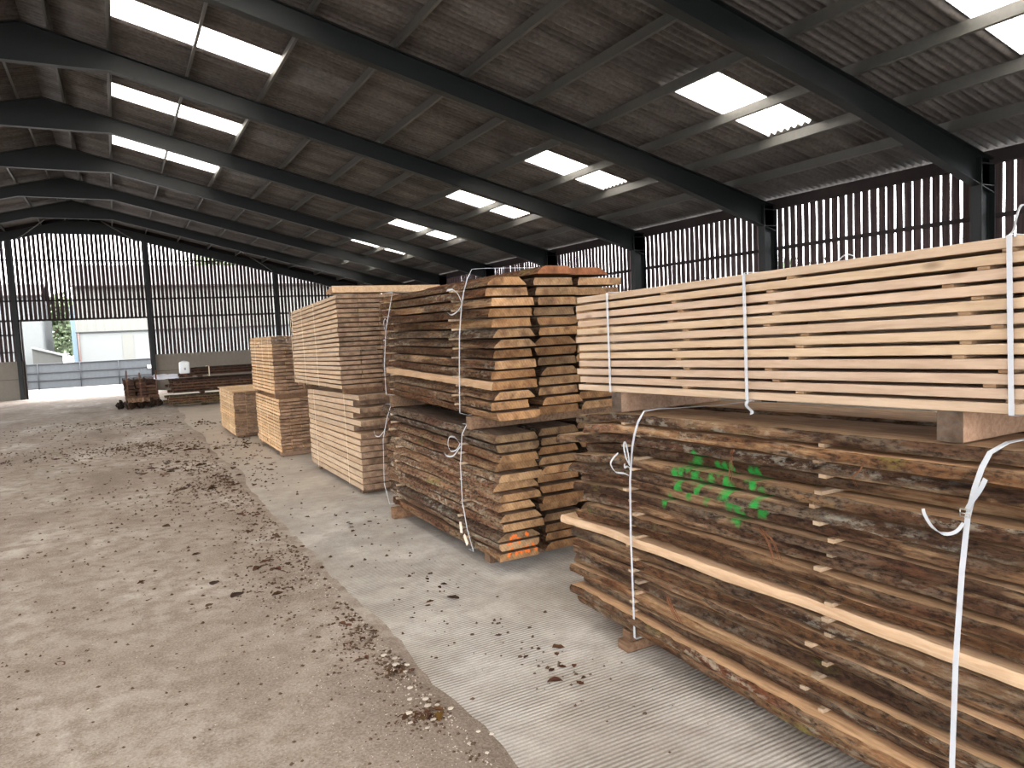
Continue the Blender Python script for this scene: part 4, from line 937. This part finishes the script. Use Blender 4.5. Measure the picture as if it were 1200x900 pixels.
# fine crumbs nobody could count
mb = MB(); rr = random.Random(5)
for q in range(6000):
    z = rr.random()
    if z < .62:
        (c, r, n, L) = rr.choice(PATCH+PATCH[:6]*2); x, y = c[0]+rr.gauss(0, .9)*r[0], c[1]+rr.gauss(0, .9)*r[1]
    elif z < .74: y = 2.2+9*rr.random()**1.4; x = 1.5-abs(rr.gauss(0, .35))
    else: x, y = rr.uniform(-3, 2.7), 2+22*rr.random()**1.5
    if 1.5 < x < 1.66 or x > 2.75 or (x > 1.6 and rr.random() < .6): continue
    s = rr.uniform(.004, .014)*(1+y*.11); a = rr.uniform(0, 6.28); z0 = (.014+fz(x, y)) if x < 1.5 else .0
    ca, sa = math.cos(a)*s, math.sin(a)*s*.6; h = s*rr.uniform(.2, .9)
    mb.add([(x-ca, y-sa, z0), (x+sa, y-ca, z0), (x+ca, y+sa, z0), (x-sa, y+ca, z0), (x+rr.uniform(-.3, .3)*s, y, z0+h)], [(0, 1, 4), (1, 2, 4), (2, 3, 4), (3, 0, 4)])
o = mb.build('leaf_litter', M_litter, origin=(0, 0, 0)); tag(o, 'fine brown crumbs of leaf and bark scattered over the floor', 'leaf litter', kind='stuff')
mb = MB()
for q in range(2600):
    z = rr.random()
    if z < .6: y = 2.2+5*rr.random()**1.2; x = 1.5-abs(rr.gauss(0, .4))
    else: x, y = rr.uniform(-2.5, 1.5), 2.2+8*rr.random()**1.5
    s = rr.uniform(.003, .009); z0 = .013+fz(x, y)
    mb.add([(x+s*math.cos(k*2.1)*rr.uniform(.7, 1.2), y+s*math.sin(k*2.1)*rr.uniform(.7, 1.2), z0) for k in range(3)]+[(x, y, z0+s*.9)], [(0, 1, 3), (1, 2, 3), (2, 0, 3)])
o = mb.build('grit', M_stone, origin=(0, 0, 0)); tag(o, 'pale grit scattered over the earth near the concrete edge', 'grit', kind='stuff')
STO = [(1.42, 4.60, .036), (1.47, 4.52, .03), (1.44, 4.42, .042), (1.50, 4.38, .036), (1.40, 4.36, .03), (1.46, 4.30, .028), (1.41, 4.08, .03), (1.36, 3.95, .028), (1.44, 3.90, .032), (1.42, 3.82, .034), (1.47, 3.80, .026), (1.39, 3.66, .03), (1.30, 3.80, .036), (1.27, 3.70, .026), (1.33, 3.60, .024), (1.52, 3.72, .03),
       (1.55, 3.42, .022), (1.60, 3.36, .024), (1.46, 3.34, .026), (1.50, 3.22, .020), (.16, 3.86, .030), (.78, 5.0, .022), (.2, 7.5, .026), (.9, 4.5, .018), (.45, 5.7, .018), (-.3, 4.9, .018)]
for q, (x, y, s) in enumerate(STO):
    mb = MB(); rings = []; s *= .62
    for a in range(6):
        ph = -math.pi/2+math.pi*a/5; rad = max(.05, math.cos(ph))
        rings.append([(x+s*rad*math.cos(b*math.pi/4)*(1+.35*nz(b*.9, a*.7, q)), y+s*.75*rad*math.sin(b*math.pi/4)*(1+.35*nz(b*.8, a, q+9)), .008+s*.45*(1+math.sin(ph))*.9) for b in range(8)])
    mb.loft(rings, 0, 0, False)
    near = y < 4.7 and x > 1.2
    o = tag(place(mb, 'stone', M_stone), 'pale angular stone among the leaves at the concrete edge' if near else 'small pale stone alone on the bare earth', 'stone', 'pale stones at the concrete edge' if near else 'stones on the bare earth')

# ------------------------------------------------------------------ light, sky, camera
sc = bpy.context.scene
w = bpy.data.worlds.new('sky'); sc.world = w; w.use_nodes = True
nt = w.node_tree; nt.nodes.clear()
o = nt.nodes.new('ShaderNodeOutputWorld'); b = nt.nodes.new('ShaderNodeBackground'); nt.links.new(b.outputs[0], o.inputs[0])
tc = nt.nodes.new('ShaderNodeTexCoord'); no = nt.nodes.new('ShaderNodeTexNoise'); no.inputs['Scale'].default_value = 2.2; no.inputs['Detail'].default_value = 4
cr = nt.nodes.new('ShaderNodeValToRGB'); cr.color_ramp.elements[0].color = (.88, .90, .97, 1); cr.color_ramp.elements[1].color = (1, 1, 1, 1)
nt.links.new(tc.outputs['Generated'], no.inputs['Vector']); nt.links.new(no.outputs[0], cr.inputs[0]); sx = nt.nodes.new('ShaderNodeSeparateXYZ'); nt.links.new(tc.outputs['Generated'], sx.inputs[0])
mr = nt.nodes.new('ShaderNodeMapRange'); mr.inputs[1].default_value = 0; mr.inputs[2].default_value = 1; mr.inputs[3].default_value = .42; mr.inputs[4].default_value = 1.25
nt.links.new(sx.outputs[2], mr.inputs[0]); ml = nt.nodes.new('ShaderNodeVectorMath'); ml.operation = 'SCALE'
nt.links.new(cr.outputs[0], ml.inputs[0]); nt.links.new(mr.outputs[0], ml.inputs['Scale']); nt.links.new(ml.outputs[0], b.inputs['Color'])
b.inputs['Strength'].default_value = SKYSTR
cam = bpy.data.cameras.new('camera'); co = bpy.data.objects.new('camera', cam); C.objects.link(co); sc.camera = co
fw = Vector((0.47468004, 0.87704908, -0.07391731)); rt = Vector((0.87690695, -0.47846782, -0.04585571)); up = Vector((0.07558476, 0.04305181, 0.99620956))
m = Matrix((rt, up, -fw)).transposed().to_4x4(); m.translation = (0, 0, H); co.matrix_world = m
cam.sensor_fit = 'HORIZONTAL'; cam.sensor_width = 36; cam.lens = 852.546/1200*36; cam.clip_start = .05; cam.clip_end = 400
sc.view_settings.view_transform = 'Standard'; sc.view_settings.look = 'None'; sc.view_settings.gamma = 1; sc.view_settings.use_curve_mapping = False
sc.view_settings.exposure = EXPO
sc.cycles.use_denoising = True
try: sc.cycles.denoiser = 'OPENIMAGEDENOISE'
except Exception: pass
sc.cycles.max_bounces = 10; sc.cycles.diffuse_bounces = 6; sc.cycles.transmission_bounces = 6; sc.cycles.transparent_max_bounces = 6
sc.cycles.sample_clamp_indirect = 8
